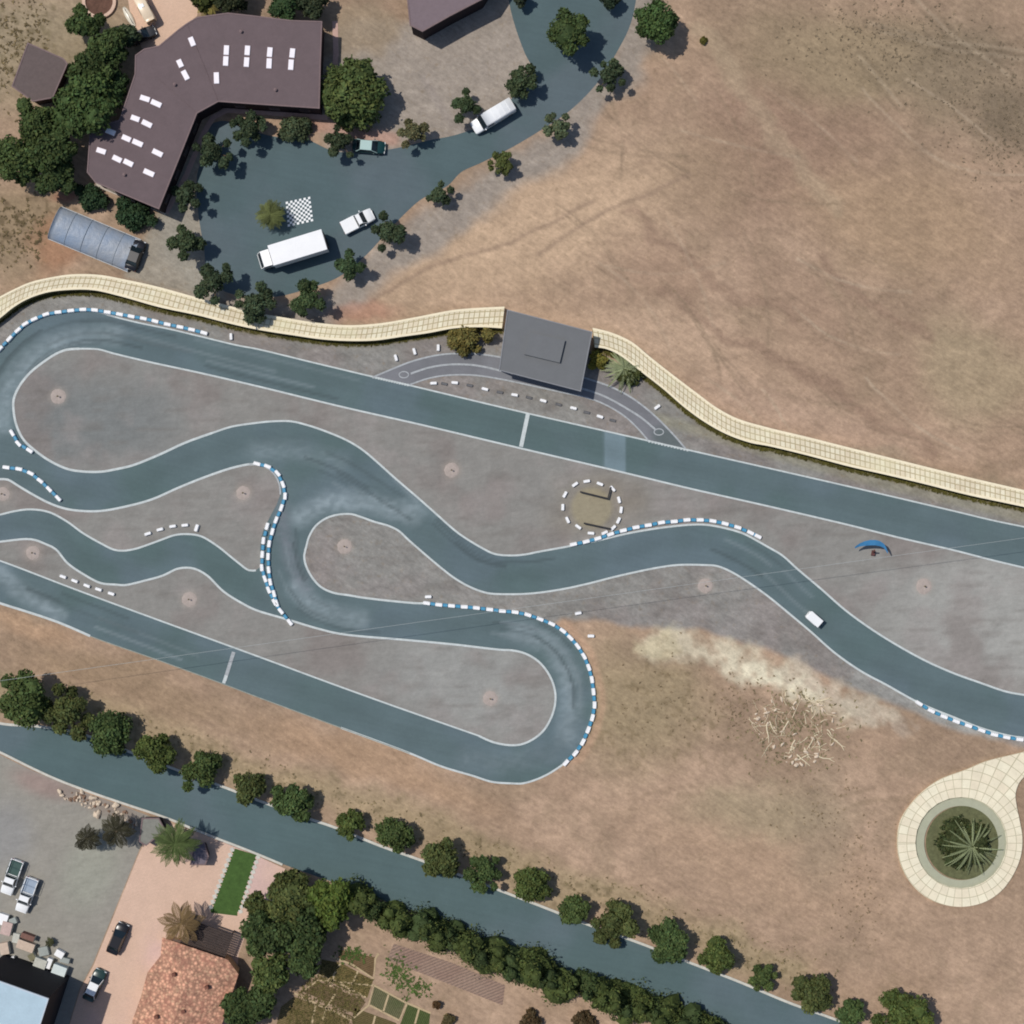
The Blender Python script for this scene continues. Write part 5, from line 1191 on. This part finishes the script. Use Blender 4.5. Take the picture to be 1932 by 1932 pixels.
# yard clutter
M_pal = mat('grey_board',(186,186,176),.85,.15,3); M_tan = mat('cardboard',(196,176,158),.85,.12,3); M_gy = mat('galvanised',(150,156,152),.6,.12,3,metal=.2)
def crate(u,v,l,w0,h,an,m,label,cat='crate',name='storage_crate'):
    p = P(u,v,h); root = empty(name,(p.x,p.y,0),R(an),label,cat,'clutter stored beside the warehouse')
    MB().box((0,0,h/2),(l*.97,w0*.97,h),bev=.02).build('box',m,root)
    for s_ in (-1,1):
        MB().box((s_*l*.49,0,h*.5),(.06,w0,h*1.02)).build('batten',M_pal,root)
    MB().box((0,0,h+.03),(l,w0,.05),bev=.015).build('lid',m,root)
for a in [(48,1785,2.4,1.2,.9,-20,M_tan,'tan crate beside the yard, uppermost of the wider pair'),(52,1768,1.9,.7,1.0,-20,mat('brown_box',(120,88,78),.8,.15),'brown crate behind the tan crate'),
 (74,1822,1.7,1.9,1.1,-20,M_pal,'pale grey crate next to the warehouse corner, left one'),(110,1835,1.9,1.9,1.2,-20,mat('white_sheet',(206,216,214),.7,.08),'whitish crate next to the warehouse corner, right one'),
 (112,1800,1.2,.9,.8,-30,M_white,'small white crate above the right one'),(122,1812,1.3,.7,.7,-15,M_gy,'small galvanised crate at the right end of the clutter'),
 (12,1752,1.4,1.8,.9,-15,mat('pinkish_board',(190,166,158),.8,.15),'pinkish crate at the left edge, upper one'),(8,1790,1.2,1.6,.8,10,M_tan,'tan crate at the left edge, lower one'),(24,1738,1.0,.8,.6,20,M_gy,'small grey crate below the two pickups'),
 (82,1795,1.3,1.2,.5,12,M_gy,'low grey crate in the middle of the clutter'),(60,1806,.9,.9,.6,30,mat('olive_box',(120,116,92),.8,.15),'small olive crate between the larger ones'),(30,1770,.9,1.3,.5,-10,M_pal,'low pale crate left of the tan one'),(5,1735,1.3,1.5,.8,-18,M_white,'white crate at the left edge below the pickups'),(20,1812,1.1,.9,.7,12,M_white,'white crate at the left edge just above the warehouse'),(92,1818,.7,1.4,.9,-20,M_white,'narrow white crate between the two big pale ones')]: crate(*a)
palm(93,1778,10,.9,'small dark potted palm among the crates',(60,62,40),12,seed=33,w=.4)

# young crops and weeds (uncountable)
def scatter(name, n, fn, col, sz, label, seed):
    rs = np.random.RandomState(seed); vs=[]; fs=[]; cols=[]; base = lin(col)*np.array(KILL); k_=0
    while k_ < n:
        q = fn(rs)
        if q is None: continue
        k_ += 1; u,v = q; p = P(u,v); s_ = sz*(.5+rs.rand()); g = .65+.7*rs.rand()
        for j in range(7):
            a = rs.rand()*6.28; r1 = s_*(.4+.6*rs.rand()); n0=len(vs); dx,dy = math.cos(a)*r1, math.sin(a)*r1; z = .05+.5*s_*rs.rand()
            vs += [(p.x-dy*.25,p.y+dx*.25,.03),(p.x+dx,p.y+dy,z),(p.x+dy*.25,p.y-dx*.25,.03)]; fs.append((n0,n0+1,n0+2)); cols += [base*g]*3
    me = bpy.data.meshes.new(name); me.from_pydata(vs,[],fs); me.update(); ca = me.color_attributes.new('Col','FLOAT_COLOR','POINT'); c = np.ones((len(vs),4)); c[:,:3]=np.array(cols); ca.data.foreach_set('color',c.ravel())
    o = link(name, me, M_leaf); tag(o,label,'weeds',kind='stuff'); return o
def dens_pt(rs, pts, sd):
    i = rs.randint(len(pts)); return pts[i][0]+rs.randn()*sd*pts[i][2], pts[i][1]+rs.randn()*sd*pts[i][3]
def clear(u, v):
    a = np.array([float(u)]); b = np.array([float(v)])
    return not (inside(a,b,APO)[0] or inside(a,b,road_poly)[0] or inside(a,b,DRIVE)[0])
APO = asphalt_poly[::3]
def w1(rs):
    t = rs.rand(); u = 20+1560*t; v = 1290+ (u*.355)+rs.randn()*22
    return (u,v) if clear(u,v) else None
scatter('dry_weeds',750,w1,(132,118,88),.24,'dry weeds on the bank above the road trees',1)
scatter('scrub_grass',600,lambda rs: (lambda u,v:(u,v) if clear(u,v) and v < 515 and not 90<u<270 else None)(*dens_pt(rs,[(30,440,1.2,1),(20,120,1,1),(60,50,1.5,1)],40)),(112,98,70),.34,'dry scrub grass at the left edge',2)
scatter('dark_scrub',1100,lambda rs: dens_pt(rs,[(1750,90,2,.8),(1850,180,1.6,1),(1640,60,1.5,.7),(1900,260,.8,1)],50),(124,110,90),.22,'dark scrub in the upper right corner',3)
scatter('field_weeds',420,lambda rs: (lambda u,v:(u,v) if clear(u,v) else None)(*dens_pt(rs,[(1250,1320,1.4,1),(1620,1680,.5,1.4),(1560,1530,1,1),(1380,1330,1,.8)],45)),(130,113,88),.22,'sparse weeds on the lower field',4)
scatter('heap_weeds',500,lambda rs: dens_pt(rs,[(1500,1372,1,.8)],48),(128,118,88),.26,'dry weeds among the bleached branches',9)
scatter('young_crops',420,lambda rs: dens_pt(rs,[(760,1840,.8,.8),(745,1830,.5,.9),(785,1866,.8,.5),(665,1800,.8,.4)],18),(78,98,48),.3,'young green crops on the vegetable beds',5)
scatter('bed_plants',900,lambda rs: (lambda u,v:(u,v) if inside(np.array([u]),np.array([v]),BEDS)[0] else None)(560+rs.rand()*160,1805+rs.rand()*140),(92,90,52),.26,'low plants in the brown vegetable beds',6) if False else None
BEDS = T(1,3,[(500,1445),(885,1600),(700,1990),(200,1990),(300,1715)])
scatter('bed_plants',1500,lambda rs: (lambda u,v:(u,v) if inside(np.array([u]),np.array([v]),BEDS)[0] else None)(530+rs.rand()*190,1805+rs.rand()*150),(98,90,54),.24,'low plants in the brown vegetable beds',6)
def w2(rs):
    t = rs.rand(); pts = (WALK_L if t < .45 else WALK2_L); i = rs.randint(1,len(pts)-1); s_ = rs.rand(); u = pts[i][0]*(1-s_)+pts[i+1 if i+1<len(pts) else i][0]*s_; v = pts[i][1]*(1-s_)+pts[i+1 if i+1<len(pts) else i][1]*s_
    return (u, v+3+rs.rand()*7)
scatter('shadow_strip_grass',3000,w2,(84,80,38),.28,'dark olive grass strip put in as shadow along the lower foot of the walkway',7)  # dense dark grass added to stand in for the walkway's shadow

# ------------------------------------------------------------------ light, sky, camera
sc = bpy.context.scene
ELEV, SHD = 61, math.atan2(-.46, 1.0)     # shadows fall to the east-south-east
el = R(ELEV); d = Vector((math.cos(SHD)*math.cos(el), math.sin(SHD)*math.cos(el), -math.sin(el)))
ld = bpy.data.lights.new('sun','SUN'); ld.energy = 3.15; ld.angle = R(.53); ld.color = (1,.95,.88)
lo = bpy.data.objects.new('sun', ld); C.objects.link(lo); lo.rotation_euler = d.to_track_quat('-Z','Y').to_euler(); lo.location=(0,0,60)
wd = bpy.data.worlds.new('World'); sc.world = wd; wd.use_nodes = True; nt = wd.node_tree; bg = nt.nodes['Background']
sk = nt.nodes.new('ShaderNodeTexSky'); sk.sky_type='NISHITA'; sk.sun_disc=False; sk.sun_elevation=el
sx, sy = -d.x, -d.y; sk.sun_rotation = math.atan2(sx, sy)
nt.links.new(sk.outputs[0], bg.inputs[0]); bg.inputs[1].default_value = .085
cd = bpy.data.cameras.new('camera'); cam = bpy.data.objects.new('camera', cd); C.objects.link(cam); cam.location=(0,0,H); cam.rotation_euler=(0,0,0)
cd.sensor_width = 36; cd.angle = 2*math.atan(966*S/H); cd.clip_end = 5000; cd.clip_start = 1
sc.camera = cam
sc.view_settings.view_transform='Standard'; sc.view_settings.look='None'; sc.view_settings.gamma=1; sc.view_settings.exposure=0
sc.render.engine='CYCLES'; sc.cycles.filter_width=1.9
